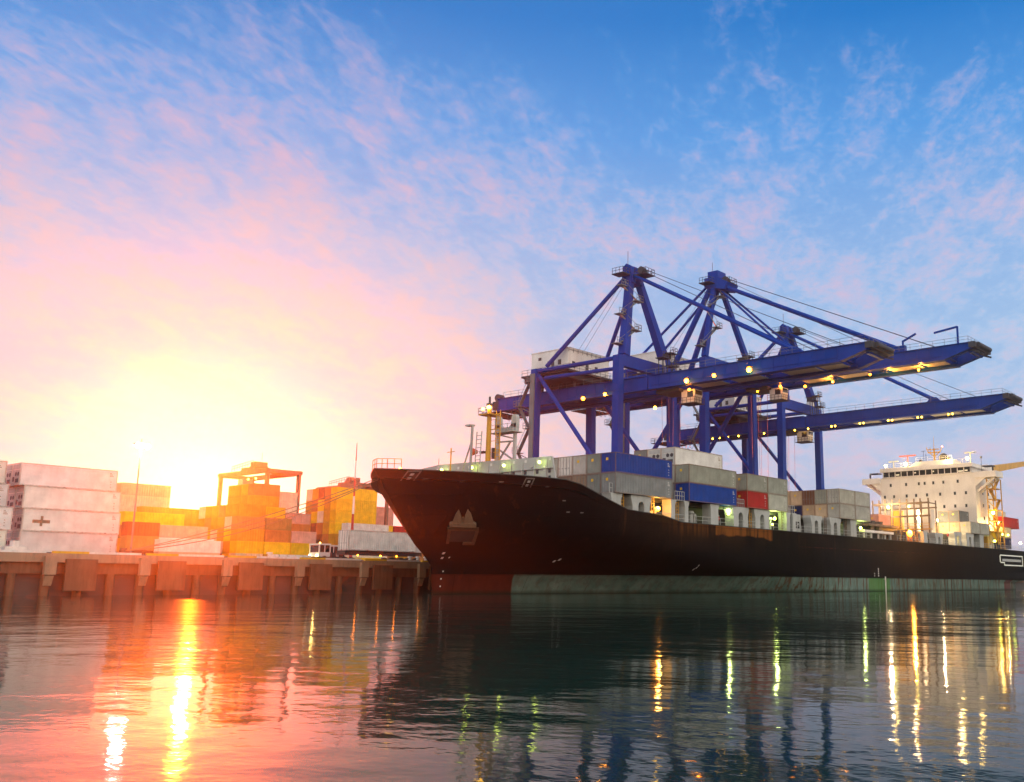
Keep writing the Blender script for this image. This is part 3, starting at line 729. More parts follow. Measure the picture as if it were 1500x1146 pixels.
cr.beam((-5.2,12.8,17.0),(-5.2,15.9,18.8),.2); cr.beam((-5.2,15.9,17.0),(-5.2,13.6,19.6),.2); cr.beam((-5.2,15.9,20.7),(-5.2,12.8,19.9),.18); cr.box(-6.2,-4.4,12.2,16.6,20.75,20.85)
cr.build('boom_rest', M['ship_grey'], ship)
o = MB(); o.rail([(-6.1,12.3,20.86),(-6.1,16.5,20.86)], 1., 1., .05); o.build('boom_rest_railing', M['ship_grey'], ship)
o = MB(); o.beam((-9.4,16.6,12.6),(-9.4,16.4,21.4),.24); o.beam((-9.4,18.1,15.5),(-9.4,16.5,19.3),.15); o.box(-9.8,-9.,16.3,17.4,21.4,21.6); o.build('light_post', M['ship_grey'], ship)
o = MB(); o.ladder((-9.2,15.9,16.4),(-9.2,15.7,20.6),(0,-.9,0),.07,.5); o.build('ladder', M['ship_grey'], ship)
o = MB(); o.tube((-11,18.5,12.6),(-11,18.5,18.5),.09,n=6); o.beam((-11,17.8,18.),(-11,19.2,18.),.08); o.tube((-10.8,18.4,12.6),(-10.8,18.4,15.4),.16,n=6); o.build('flag_post', M['yellow'], ship)
o = MB(); o.rail([(-25.0,15.3,14.35),(-24.5,14.,14.3),(-23.6,12.6,14.25)], 1.15, .7, .06); o.rail([(-25.0,15.3,14.35),(-24.4,16.8,14.3)], 1.15, .7, .06); o.build('bow_railing', M['yellow'], ship)
o = MB(); o.tube((-19,11.5,12.9),(-19,11.5,15.8),.05,n=6); o.build('bow_staff', M['ship_grey'], ship)

# bridge house
hs = MB(); hs.box(139,152,3.3,27.5,9.5,27.6); hs.build('bridge_house', M['ship_white'], ship); house = ship.children[-1]
hs = MB(); hs.box(138.2,149,3.6,27.2,29.05,29.95); hs.box(138.75,149,3.9,26.9,27.65,27.82); hs.box(139.4,148.5,4.3,26.5,27.82,29.05); hs.build('wheelhouse', M['ship_white'], ship); wheel = ship.children[-1]
o = MB(); o.box(138.85,139.39,4.2,26.6,27.82,29.05); o.build('bridge_window', M['glass'], wheel)
o = MB()
for k in range(15): y = 4.2+k*1.6; o.box(138.8,138.86,y-.09,y+.09,27.82,29.05)
o.build('window_mullion', M['ship_white'], wheel)
for k, wd, zz_ in ((2,.9,28.3),(5,.5,28.55),(8,.35,28.6),(12,1.2,28.2),(13,.7,28.3)):
    o = MB(); y = 26.6-k*1.6; o.box(138.83,138.849,y-.2-wd,y-.2,zz_-.2,zz_+.1); o.build('lit_instrument', M['lit_window'], wheel)
hs = MB(); hs.box(139.2,146.5,4.5,26.3,29.95,30.15); hs.box(140.5,146,9,18.5,30.15,31.4); hs.prism([(140.5,18.5,30.15),(140.5,20.4,30.15),(140.5,18.5,31.4)], (5.5,0,0)); hs.build('monkey_island', M['ship_white'], ship)
o = MB(); o.rail([(139.2,4.6,30.15),(139.2,9,30.15)], 1., 1.6, .05); o.rail([(139.2,19,30.15),(139.2,26.2,30.15)], 1., 1.6, .05); o.rail([(140.4,9.2,31.4),(140.4,18.4,31.4)], 1., 1.6, .05); o.build('roof_railing', M['ship_white'], ship)
for s_, y0, y1 in ((-1,-1.8,3.28), (1,27.52,32.4)):
    o = MB()
    o.box(138.9,144,y0,y1,26.35,26.6); o.box(138.75,138.9,y0,y1,26.35,27.75)
    ye = y0 if s_ < 0 else y1; o.box(138.9,144,min(ye,ye-s_*.15),max(ye,ye-s_*.15),26.6,27.75)
    o.build('bridge_wing', M['ship_white'], ship)
    yi = y1 if s_ < 0 else y0; yo = y0+.8 if s_ < 0 else y1-.8
    o = MB(); o.beam((140.3,yi,23.2),(140.3,yo,26.3),.45,.5); o.beam((143,yi,23.2),(143,yo,26.3),.45,.5)
    o.prism([(139.1,yi,24.4),(139.1,yi,26.33),(139.1,yi-s_*-2.6,26.33)], (.15,0,0)); o.build('wing_bracket', M['ship_white'], ship)
    o = MB(); yy = -.9 if s_ < 0 else 30.6; o.box(139.4,141.5,min(yy,yy-s_*2.4),max(yy,yy-s_*2.4),28.9,29.15); o.box(140,140.3,yy,yy+.3,27.,28.9); o.build('wing_canopy', M['crane_dark'], ship)
us = [(z, u) for z, row in ((25.75,(1304.7,1328,1347,1355.5,1368,1382.5,1403)),(22.9,(1296,1310,1329,1343,1359,1378,1399,1414.5)),(19.85,(1384,1399.5,1415)),(16.8,(1392,1408))) for u in row]
for z, u in us:
    y = 24.7-(u-1305)*.1755+(z-25.7)*-.55*.1; o = MB(); o.box(138.95,138.995,y-.3,y+.3,z-.42,z+.42); f_ = o.build('porthole', M['ship_grey'], house)
    o = MB(); o.box(138.93,138.948,y-.22,y+.22,z-.34,z+.34); o.build('pane', M['glass'], f_)
for x in (143.5,147.5):
    for z in (22.6,19.6,16.6):
        o = MB(); o.box(x,x+.6,3.24,3.29,z,z+.8); o.build('porthole', M['glass'], house)
st = MB()                                                   # yellow outside stairs below the wing
for y in (-.6, 1.4):
    for x in (141.5, 145.5): st.beam((x,y,10.5),(x,y,26.2),.22)
for k in range(6):
    z = 11+2.55*k; st.box(141.4,145.6,-.7,1.5,z,z+.12)
    a, e = ((141.8,-.2,z),(145.2,-.2,z+2.5)) if k % 2 else ((145.2,.8,z),(141.8,.8,z+2.5))
    st.beam(a, e, .7, .18); st.beam((141.5,-.6,z+.1),(141.5,1.4,z+2.3),.14)
st.build('outside_stairs', M['yellow'], ship)
m_ = MB(); m_.tube((142,14.2,31.4),(142,14.2,34.6),.32,.2,n=8); m_.tube((142,14.2,34.4),(142,14.2,37.6),.07,.03,n=6)
m_.box(141.7,142.3,12.6,15.8,33.5,33.7); m_.box(141.6,142.4,12.9,16.0,34.3,34.42); m_.beam((142,14.2,32.4),(142,12.4,34.),.16); m_.beam((142,14.2,32.4),(142,16.,34.2),.16)
m_.beam((142,16.0,34.3),(142,16.1,35.),.14); m_.beam((142,12.5,34),(142,12.2,34.8),.14); m_.beam((142,15.2,33.6),(142,15.2,34.9),.1)
m_.build('radar_mast', M['yellow'], ship)
o = MB(); o.tube((141.8,11.9,32.0),(141.2,11.5,32.1),1.1,1.05,n=16); o.tube((141.9,11.9,31.4),(141.9,11.9,31.9),.5,n=8); o.build('satellite_dish', M['crane_dark'], ship)
o = MB(); o.ball((142,10.6,31.8),.45); o.ball((142,17.8,31.6),.5); o.box(141.5,142.5,18.4,19.3,30.9,31.4); o.tube((142,16.4,31.4),(142,16.4,33.4),.06,n=5); o.tube((142,17,31.4),(142,17,34.2),.05,n=5); o.beam((142,16.4,34.1),(142,17.6,34.1),.07); o.build('antenna_cluster', M['crane_dark'], ship)
for y, z, ln in ((20.8,33.0,2.2),(24.6,31.8,1.3),(4.8,32.6,1.4)):
    o = MB(); o.tube((141,y,30.1),(141,y,z),.14,n=8); o.box(140.8,141.2,y-ln,y+ln,z,z+.25); o.build('radar_scanner', M['orange'] if y == 20.8 else M['ship_grey'], ship)  # orange on the one scanner stands in for lamp light on its bar
o = MB(); o.tube((141,2.2,27.7),(141,2.2,31.2),.07,n=5); o.ball((141,2.2,31.4),.3); o.build('wing_light_post', M['crane_grey'], ship)
o = MB(); o.box(156.5,168,6,24,9.5,20.0); o.build('funnel_casing', mat('casing_cream', (.6,.5,.36), .6, dirt=.2), ship)
o = MB(); o.tube((155,6.5,9.5),(155,6.5,28.6),1.2,n=14); o.box(153.5,157,5,8.2,28.4,31); o.build('crane_pedestal', M['ship_white'], ship)
o = MB(); o.beam((156,6.5,29.9),(197,5.6,36.0),1.5,2.0,1.0,1.0); o.build('deck_crane_boom', M['yellow'], ship)
# cell-guide framework amidships
cg = MB(); xs = 106.9
for y in (2.2,4.0,5.4,7.0,8.6,10.4,12.0,13.4,14.9):
    cg.beam((xs,y,9.5),(xs,y,19.3),.26); 
    if y in (2.2,5.4,10.4,14.9): cg.beam((xs+4,y,9.5),(xs+4,y,19.0),.22); cg.beam((xs,y,18.3),(xs+4,y,18.3),.2)
for z in (18.35,15.6): cg.beam((xs,2.,z),(xs,15.,z),.36)
cg.beam((xs+4,2.,17.5),(xs+4,15.,17.5),.3); cg.beam((xs,2.2,10.),(xs,5.4,15.4),.14)
cg.build('cell_guide_frame', M['rusty'], ship)
o = MB(); o.box(104.4,106.2,1.2,13,12.6,12.75); o.rail([(104.5,1.3,12.76),(104.5,12.9,12.76)], 1.1, 1.4, .07); o.build('guide_platform', M['yellow'], ship)
for y0, y1, c in ((3.2,5.0,'ship_white'),(6.4,8.6,'ship_white'),(10.2,12.4,'yellow')):
    o = MB(); o.box(110.5,112.4,y0,y1,12.1,17.2); o.build('vent_trunk', M[c], ship)
o = MB(); o.box(73.2,86,1.0,2.1,10.7,11.15); 
for x in (74,77,80,83,85.5): o.beam((x,1.5,9.5),(x,1.5,10.7),.25)
o.build('gangway_walkway', M['ship_white'], ship)
o = MB()
for x in (79,82.5): o.prism([(x,2.6,11.2),(x+1.5,2.6,11.2),(x+2.3,2.6,13.2),(x+1.2,2.6,13.2)], (0,3,0))
o.build('hatch_lifting_arm', M['coaming'], ship)
for x0 in (88.5,91.5,94.2,97.2):
    o = MB(); o.box(x0,x0+R.uniform(1.2,2.2),1.4,3.2,9.5,11.1+R.uniform(0,.9)); o.tube((x0+.6,1.2,9.6),(x0+.6,1.2,11.6),.22,n=8); o.build('deck_winch', M['rusty'], ship)
o = MB(); o.box(138,139,0.8,3.3,9.5,12.4); o.box(140,151,.6,3.2,13.6,13.75); o.rail([(140,.7,13.75),(151,.7,13.75)],1.1,1.4,.06)
for x in (141,144,147,150): o.beam((x,.8,9.5),(x,.8,13.6),.16)
o.build('side_gallery', M['yellow'], ship)
# gangway port in the hull side
o = MB()
for k in range(1): 
    o.box(143.6,160.0,-.10,-.01,8.05,8.3); o.box(143.6,146.2,-.10,-.01,6.35,6.6); o.box(146.4,160.0,-.10,-.01,5.75,6.0); o.box(159.8,160.05,-.11,-.012,5.76,8.28); o.box(143.2,143.6,-.10,-.01,6.6,8.05); o.box(146.15,146.4,-.11,-.012,5.76,6.58)
pf = o.build('side_port_frame', M['lit_green'], ship)  # frame itself glows faintly, standing in for light at the opening
o = MB(); o.box(145,158.8,-.08,-.005,6.75,7.35); o.build('side_port_rail', M['ship_grey'], pf)

def lamp(parent, p, r, m, name='deck_lamp'):
    o = MB(); o.ball(p, r); return o.build(name, M[m], parent)
for y, z in ((22.35,16.16),(16.57,16.12),(10.71,15.97),(4.59,15.95)): lamp(ship, (-9.1,y,z-.1), .2, 'lamp_green')
for p, r, m in (((10.1,.9,11.15),.3,'lamp_orange'),((27.9,1.2,11.5),.25,'lamp_green'),((15.9,1.,10.9),.12,'lamp_green'),((41.6,1.4,11.5),.25,'lamp_green'),((42.6,2.4,10.7),.18,'lamp_green'),((72.4,1.4,11.4),.26,'lamp_green'),((93.4,.9,11.25),.55,'lamp_orange'),((105.6,1.6,11.4),.28,'lamp_green'),
    ((111.5,1.6,11.4),.22,'lamp_white'),((118.2,1.6,11.4),.24,'lamp_white'),((142,.5,11.4),.3,'lamp_green'),((154.3,2.,14.5),.42,'lamp_orange'),((162,.8,11.6),.3,'lamp_white'),((104.2,10,17.4),.3,'lamp_green'),((104.4,5.5,17.5),.28,'lamp_green'),((112.9,5.,15.6),.3,'lamp_white'),((121.,6.,15.4),.25,'lamp_white'),((141.2,.2,18.),.35,'lamp_white'),((146,.5,15.8),.3,'lamp_white'),((148,.5,13.2),.25,'lamp_green'),((152,.5,13.2),.25,'lamp_green'),
    ((139.6,26.2,30.9),.32,'lamp_white'),((139.6,20.8,30.9),.42,'lamp_white'),((139.6,9.6,30.9),.42,'lamp_white'),((139.6,5.0,31.2),.36,'lamp_white'),((-23.4,13.,14.35),.16,'lamp_warm'),((-21.6,11.7,14.2),.12,'lamp_warm'),
    ((-8.3,15.7,23.7),.22,'lamp_warm'),((-8.0,14.9,23.9),.28,'lamp_warm'),((142,12.1,34.9),.16,'lamp_red')):
    lamp(ship, p, r, m)
def plight(p, col, power, parent, r=.25):
    l = bpy.data.lights.new('lamp_light', 'POINT'); l.energy = power; l.color = col; l.shadow_soft_size = r
    o = bpy.data.objects.new('lamp_light', l); COL.objects.link(o); o.parent = parent; o.location = Vector(p)-parent.location
WARM = (1.,.68,.36)
plight((113.4,5.,16.4), WARM, 850, ship); plight((103.7,10.6,17.9), WARM, 500, ship); plight((121.,6.,15.8), WARM, 260, ship); plight((121.,20.,15.8), WARM, 420, ship)
plight((138.6,20.8,31.6), WARM, 60, ship); plight((138.6,9.6,31.6), WARM, 60, ship); plight((93.2,.8,12.), (1.,.36,.04), 320, ship); plight((9.9,.6,11.7), (1.,.5,.1), 50, ship)
plight((72.,1.2,11.9), (.8,1.,.3), 28, ship); plight((41.,1.2,11.9), (.8,1.,.3), 28, ship); plight((27.6,1.1,11.9), (.8,1.,.3), 28, ship)
plight((146,.2,15.4), (1.,.75,.3), 250, ship); plight((153.5,1.5,14.), (1.,.5,.1), 250, ship)
# mooring lines from the bow to the quay
for k, (a, e, sag) in enumerate((((-23.4,16.5,13.4),(-44.6,32.6,4.75),1.1),((-22.9,18.,13.3),(-44.3,32.9,4.75),1.6),((-23.6,15.8,13.6),(-43.9,33.2,4.75),.6))):
    o = MB(); a = Vector(a); e = Vector(e); n = 14; pts = [a.lerp(e, i/n)-Vector((0,0,4*sag*(i/n)*(1-i/n))) for i in range(n+1)]
    for p, q in zip(pts[:-1], pts[1:]): o.tube(p, q, .055, n=6, cap=False)
    tag(o.build('mooring_line', M['rope']), ('slack upper mooring rope','sagging lower mooring rope','taut mooring rope')[k]+' running from the ship bow to the quay bollard', 'rope', 'mooring ropes at the bow')

# ------------------------------------------------------------------ gantry cranes
def crane(cx, S, label, dz=0., tall=False, tro_y=27., apex_dx=-1.4, lamps=(), lights=(), tipy=-13.6):
    X = lambda x: cx+x
    g_ = empty('gantry_crane', (cx,34,4.26), label, 'crane', 'blue ship-to-shore gantry cranes')
    B = lambda mb, n, m='crane', par=None, **k: mb.build(n, M[m], par or g_, **k)
    LT = 42.7+dz; YL = 54.8; YW = 34.; bb, bt = 36.6+dz, 39.05+dz
    # legs with bogies
    for y in (YW, YL):
        for s in (-1, 1):
            o = MB(); o.beam((X(s*S),y,6.4),(X(s*(S-.35)),y,LT),1.55,1.5,1.45,1.45,up=(0,1,0))
            for z in (12.,18.,24.,30.,36.): o.beam((X(s*(S-.35*(z-6.4)/(LT-6.4))),y,z),(X(s*(S-.35*(z-6.4)/(LT-6.4))),y,z+.14),1.62,1.58,up=(0,1,0))
            lg = B(o, 'leg')
            if y == YW or True:
                o = MB()
                for k in (-1,1): o.box(X(s*S)+k*1.5-1.1,X(s*S)+k*1.5+1.1,y-.5,y+.5,4.5,5.6); o.tube((X(s*S)+k*1.5-.5,y-.2,4.56),(X(s*S)+k*1.5-.5,y+.2,4.56),.3,n=10)
                o.box(X(s*S)-1.6,X(s*S)+1.6,y-.45,y+.45,5.6,6.4); B(o, 'bogie', 'crane_dark', lg)
        o = MB(); o.box(X(-S+.8),X(S-.8),y-.6,y+.6,6.8,8.4); B(o, 'sill_beam')
        o = MB(); o.box(X(-S+1.05),X(S-1.05),y-.62,y+.62,LT-1.9,LT+.35); B(o, 'portal_beam')
    for s in (-1, 1):
        x = X(s*(S-.4))
        o = MB(); o.tube((x,YL-.7,LT-.4),(x,YW+.7,LT-.4),.42,n=10); B(o, 'upper_tie', smooth=False)
        o = MB(); o.tube((x,YL-2.4,LT-2.0),(x,YW+.7,LT-2.4),.36,n=10); B(o, 'lower_tie')
        o = MB()
        if tall: o.tube((x,YW+1,LT-2.6),(X(s*S),YL-.7,19.5),.5,n=10)
        else: o.tube((x,YL-.6,LT-1.2),(X(s*S),YW+.6,18.),.42,n=10)
        B(o, 'brace')
    # bridge girder (landward) and boom (over the ship)
    def twin(y0, y1, z0, z1, tip):
        o = MB()
        for s in (-1, 1):
            x = X(s*3.4)
            if tip: pts = [(y0+5,z0),(y1,z0),(y1,z1),(y0,z1),(y0,z1-1.0)]
            else: pts = [(y0,z0),(y1,z0),(y1,z1-.9),(y1-1,z1),(y0,z1)]
            o.prism([(x-.55,a,b) for a, b in pts], (1.1,0,0)); o.box(x-.85,x+.85,y0+.3,y1-.3,z1+.003,z1+.09)
            o.box(x-.8,x+.8,y0+5 if tip else y0,y1-.2,z0-.12,z0-.003)
        n = int((y1-y0)/5)
        for k in range(n+1):
            y = y0+.6+(y1-y0-1.2)*k/n; o.box(X(-2.84),X(2.84),y-.3,y+.3,z1-1.6,z1-.5)
        for k in range(n): 
            y = y0+.6+(y1-y0-1.2)*k/n; o.beam((X(-2.8),y,z1-1.05),(X(2.8),y+(y1-y0)/n,z1-1.05),.18)
        for s in (-1, 1): o.box(X(s*2.5)-.2,X(s*2.5)+.2,y0+5 if tip else y0,y1,z0+.25,z0+.7)
        for s in (-1, 1):                        # web stiffeners, cable tray
            k = int((y1-y0-6)/2.4)
            for i in range(k+1):
                y = y0+5.3+i*2.4; o.box(X(s*3.4)-.62,X(s*3.4)+.62,y,y+.09,z0+.02,z1-.02)
            o.box(X(s*4.02)-.05,X(s*4.02)+.05,y0+5.5,y1-.5,z0+.62,z0+.74)
        return o
    B(twin(30.6, 70.2, bb, bt, False), 'bridge_girder')
    bm_ = B(twin(tipy, 30.3, bb, bt, True), 'boom')
    o = MB()
    for s in (-1, 1): o.rail([(X(s*4.1),tipy+.4,bt+.1),(X(s*4.1),68,bt+.1)], 1.1, 2.2, .05)
    o.rail([(X(-4.1),tipy+.4,bt+.1),(X(4.1),tipy+.4,bt+.1)], 1.1, 1.6, .05); B(o, 'railing', 'crane_grey')
    o = MB(); o.box(X(-4.2),X(4.2),tipy-.8,tipy+.4,bt-.9,bt+.12); o.tube((X(-3),tipy-1,bt-.3),(X(3),tipy-1,bt-.3),.45,n=12)
    for k in range(4): o.beam((X(-3+2*k),tipy-1.2,bt-1.7),(X(-3+2*k),tipy+1.5,bt-.7),.3)
    B(o, 'boom_end_sheaves', 'crane_dark')
    o = MB(); o.box(X(-4),X(4),69.4,71.2,bb+.3,bt-.4); o.tube((X(-3.4),70.5,bt+.5),(X(-2),70.5,bt+.5),.8,n=12); o.tube((X(2),70.5,bt+.5),(X(3.4),70.5,bt+.5),.8,n=12); o.box(X(-4.4),X(4.4),70,75,bb-.3,bb-.15)
    o.rail([(X(-4.4),70,bb-.15),(X(-4.4),75,bb-.15),(X(4.4),75,bb-.15)],1.2,1.4,.07); B(o, 'rear_platform', 'crane_dark')
    # machinery house on its platform
    hx0, hx1, hy0, hy1 = X(-6.1), X(6.3), 48.4, 58.2
    o = MB(); o.box(hx0,hx1,hy0,hy1,LT-.2,LT+3.9); o.box(hx0-.12,hx1+.12,hy0-.12,hy1+.12,LT+3.903,LT+4.05); mh = B(o, 'machinery_house', 'white')
    for y in (50.2,53,55.5,52):
        o = MB(); z0_, z1_ = {50.2:(.9,1.9),53:(.9,1.9),55.5:(2.3,2.9),52:(0,1.9)}[y]; o.box(hx0-.03,hx0-.004,y,y+.8,LT+z0_,LT+z1_); B(o, 'house_door' if y == 52 else 'house_window', 'glass', mh)
    for x in (1.2,5.2,8.):
        o = MB(); o.box(hx0+x,hx0+x+.9,hy0-.03,hy0-.004,LT+.2,LT+1.5); B(o, 'house_window', 'glass', mh)
    o = MB(); o.rail([(hx0+.1,hy0-.1,LT+3.2),(hx1-.1,hy0-.1,LT+3.2)], .9, 1.3, .07); B(o, 'roof_gallery', 'crane_grey', mh)
    o = MB(); o.box(hx0-1.6,hx1+1.6,hy0-1.8,hy1+1.2,LT-1.1,LT-.75); o.box(hx0-1,hx1+1,hy0-1,hy1+.8,LT-2.2,LT-1.1)
    for y in (49,52,55,57.5):
        for s in (-1,1): o.box(X(s*3.4)-.3,X(s*3.4)+.3,y,y+.5,bt,LT-2.2)
    o.box(X(-2.),X(2.),49.5,57,bt-.4,LT-2.3); B(o, 'house_platform', 'crane_dark')
    o = MB(); o.rail([(hx0-1.5,hy1+1.1,LT-.75),(hx0-1.5,hy0-1.7,LT-.75),(hx1+1.5,hy0-1.7,LT-.75)], 1.1, 1.5, .06); B(o, 'platform_railing', 'crane_grey')
    # apex frame
    AX = X(apex_dx); AY = 36.4; AZ = 60.4+dz*1.15
    for s in (-1, 1):
        foot = (X(s*(S-2.0)) if not tall else X(s*(S-.6)),YW,LT+.3)
        if tall: foot = (foot[0],YW,LT+.2)
        o = MB(); o.beam(foot,(AX+s*1.0,AY-.4,AZ),1.7 if not tall else 1.15,1.6 if not tall else 1.1,1.2 if not tall else .9,1.2 if not tall else .9,up=(0,1,0)); B(o, 'apex_leg')
        o = MB()
        if tall:
            o.tube((AX+s*1.2,AY,AZ-.4),(X(s*3.6),48.5,bt),.62,n=10); B(o, 'back_strut')
            o = MB(); o.tube((AX+s*1.2,AY,AZ+.2),(X(s*3.6),66.,bt),.3,n=8); B(o, 'backstay')
        else:
            o.tube((AX+s*1.2,AY+.3,AZ-.6),(X(s*(S-.6)),YL-2.5,LT+.3),.42,n=10); B(o, 'backstay')
        o = MB(); yl = -.4 if not tall else -6.; o.tube((AX+s*1.1,AY-.8,AZ-.4),(X(s*3.4),yl,bt+(.5 if not tall else .9)),.32 if not tall else .4,n=8); B(o, 'forestay')
        if tall:
            o = MB(); o.tube((AX+s*1.1,AY-.6,AZ-.8),(X(s*3.4),14.,bt+.4),.24,n=8); B(o, 'inner_forestay')
            o = MB(); o.box(X(s*3.4)-.5,X(s*3.4)+.5,-7.5,-4.5,bt,bt+1.3); B(o, 'stay_bracket')
        else:
            o = MB(); o.prism([(X(s*3.4)-.4,-2.,bt),(X(s*3.4)-.4,1.2,bt),(X(s*3.4)-.4,.4,bt+1.),(X(s*3.4)-.4,-1.,bt+1.)], (.8,0,0)); B(o, 'stay_bracket')
    o = MB()
    if tall: o.prism([(AX-2.2,AY+1.5,AZ-1.2),(AX-2.2,AY-3.6,AZ-2.4),(AX-2.2,AY-4.4,AZ-.9),(AX-2.2,AY-1.5,AZ+.8),(AX-2.2,AY+1.5,AZ+.8)], (4.4,0,0)); o.box(AX-1.6,AX+1.6,AY-1.6,AY+1.,AZ+.8,AZ+2.3)
    else:
        for s in (-1,1): o.prism([(AX+s*1.15-.55,AY-1.6,AZ-2.2),(AX+s*1.15-.55,AY+1.2,AZ-2.2),(AX+s*1.15-.55,AY+.8,AZ+1.2),(AX+s*1.15-.55,AY,AZ+1.8),(AX+s*1.15-.55,AY-1.,AZ+1.2)], (1.1,0,0))
        o.box(AX-.6,AX+.6,AY-1.,AY+.8,AZ-1.2,AZ+.2)
    B(o, 'apex_head')
    o = MB(); o.box(AX-4.2,AX-1.9,AY-1.2,AY+1.6,AZ-.8,AZ-.65); o.rail([(AX-4.1,AY+1.5,AZ-.65),(AX-4.1,AY-1.1,AZ-.65),(AX-2,AY-1.1,AZ-.65)],1.1,.9,.07); B(o, 'apex_platform', 'crane_dark'); o = MB(); o.box(AX-1.5,AX+1.5,AY-4.6,AY-1.6,AZ-.9,AZ-.75); o.rail([(AX-1.4,AY-1.7,AZ-.75),(AX-1.4,AY-4.5,AZ-.75),(AX+1.4,AY-4.5,AZ-.75),(AX+1.4,AY-1.7,AZ-.75)],1.1,.9,.07)
    o.tube((AX-.4,AY-3,AZ-.2),(AX+.4,AY-3,AZ-.2),.7,n=12); o.tube((AX-1.6,AY-3.4,AZ-.1),(AX-.8,AY-3.4,AZ-.1),.7,n=12); o.tube((AX-1.2,AY,AZ+1.6),(AX-1.2,AY,AZ+4.4),.05,n=5)
    B(o, 'apex_platform', 'crane_dark')
    # stairs up the outboard apex leg
    o = MB(); f0 = Vector((X(-(S-2.0)) if not tall else X(-(S-.6)),YW,LT+.3)); f1 = Vector((AX-1.0,AY-.4,AZ)); prev = None
    ks = (.12,.3,.47,.65,.82) if not tall else (.12,.38,.62,.8)
    for i, k in enumerate(ks):
        p = f0.lerp(f1, k); sd_ = 1 if i % 2 else -1; c = p+Vector((sd_*1.5,-1.1 if sd_ > 0 else .4,0))
        o.box(c.x-1.1,c.x+1.1,c.y-.7,c.y+.7,c.z-.08,c.z+.04); o.rail([(c.x-1.,c.y-.65,c.z),(c.x+1.,c.y-.65,c.z),(c.x+1.,c.y+.6,c.z)],1.1,.8,.07)
        o.beam(c-Vector((sd_*.8,0,.1)), p-Vector((0,0,1.8)), .14)
        if prev is not None: o.beam(prev, c, .75, .16); o.beam(prev+Vector((0,-.4,1)), c+Vector((0,-.4,1)), .07)
        prev = c
    B(o, 'apex_stairs', 'crane_grey')
    # stairs zig-zagging up the landside leg
    o = MB(); x = X(-S)-.2; zz_ = [8+4.6*i for i in range(8)]
    for i, z in enumerate(zz_):
        ys = YL+1.0 if i % 2 else YL+3.8; ye = YL+3.8 if i % 2 else YL+1.0
        if z+4.6 < LT+2: o.beam((x,ys,z),(x,ye,z+4.6),.8,.16); o.beam((x-.4,ys,z+1),(x-.4,ye,z+5.6),.06)
        o.box(x-.8,x+.6,min(ys,ys)-.9,ys+.9,z-.08,z+.02); o.rail([(x-.8,ys-.9,z),(x-.8,ys+.9,z),(x+.6,ys+.9,z)],1.1,.9,.06); o.beam((x,ys,z-.1),(x+.2,YL,z-1.8),.14)
    o.box(x-.55,x-.2,YL-.5,YL+.6,8,LT-1); B(o, 'leg_stairs', 'crane_grey')
    # platforms and small cabins on the girder near the waterside legs
    o = MB()
    for xx, y, z, hh in ((2.2,31.5,bt,4.6),(4.6,31.2,bt,3.4),(6.6,33.,LT+.35,2.5)):
        for a in (-.6,.6):
            for e in (-.6,.6): o.beam((X(xx)+a,y+e,z),(X(xx)+a,y+e,z+hh),.12)
        o.box(X(xx)-1.2,X(xx)+1.2,y-1.,y+1.,z+hh-.05,z+hh+.08); o.rail([(X(xx)-1.1,y-.9,z+hh),(X(xx)+1.1,y-.9,z+hh),(X(xx)+1.1,y+.9,z+hh)],1.1,.8,.07)
    B(o, 'service_tower', 'crane_dark')
    o = MB(); o.box(X(5.2),X(6.8),33.4,35.,LT+.36,LT+1.5); B(o, 'control_cabin', 'white')
    o = MB(); o.box(X(5.25),X(6.75),33.45,34.95,LT+1.5,LT+2.5); o.box(X(5.0),X(7.),33.2,35.2,LT+2.5,LT+2.62); B(o, 'cabin_glazing', 'crane_dark')
    # trolley with operator cab, ropes
    o = MB(); y = tro_y
    o.box(X(-2.6),X(2.6),y-2.6,y+2.6,bb-.75,bb-.2)
    for s in (-1,1):
        for e in (-1.8,1.8): o.tube((X(s*2.5)-.15,y+e,bb-.1),(X(s*2.5)+.15,y+e,bb-.1),.35,n=10); o.box(X(s*2.4)-.3,X(s*2.4)+.3,y+e-.5,y+e+.5,bb-.5,bb+.1)
    tr = B(o, 'trolley', 'crane_dark')
    o = MB(); cy = y-3.4; o.prism([(X(-1.2),cy-1.5,bb-2.9),(X(-1.2),cy+1.2,bb-2.9),(X(-1.2),cy+1.2,bb-.5),(X(-1.2),cy-1.8,bb-.5),(X(-1.2),cy-1.8,bb-1.5)], (2.4,0,0)); cab = B(o, 'operator_cab', 'white', tr)
    o = MB(); o.box(X(-1.23),X(-1.21),cy-1.4,cy-.1,bb-1.9,bb-.8); o.box(X(-1.05),X(1.05),cy-1.83,cy-1.81,bb-1.45,bb-.65); B(o, 'cab_window', 'glass', tr)
    o = MB(); o.box(X(-1.6),X(1.6),cy-2.,cy+1.6,bb-3.05,bb-2.95); o.rail([(X(-1.6),cy+1.5,bb-2.95),(X(-1.6),cy-1.9,bb-2.95),(X(1.6),cy-1.9,bb-2.95)],1.,.9,.06); B(o, 'cab_gallery', 'crane_dark', tr)
    sp_z = 19.5 if tall else (25. if cx < 60 else 21.)
    o = MB()
    for s in (-1,1):
        for e in (-.8,.8): o.tube((X(s*1.6),y+1+e,sp_z+1.6),(X(s*1.9),y+1+e,bb-.6),.035,n=4,cap=False)
    B(o, 'hoist_rope', 'cable', tr)
    o = MB(); o.box(X(-1.8),X(1.8),y+.2,y+1.8,sp_z+.9,sp_z+1.6)
    for s in (-1,1): o.tube((X(s*1.)-.2,y+1,sp_z+1.6),(X(s*1.)+.2,y+1,sp_z+1.6),.45,n=10)
    o.box(X(-6.),X(6.),y+.7,y+1.3,sp_z+.35,sp_z+.9)
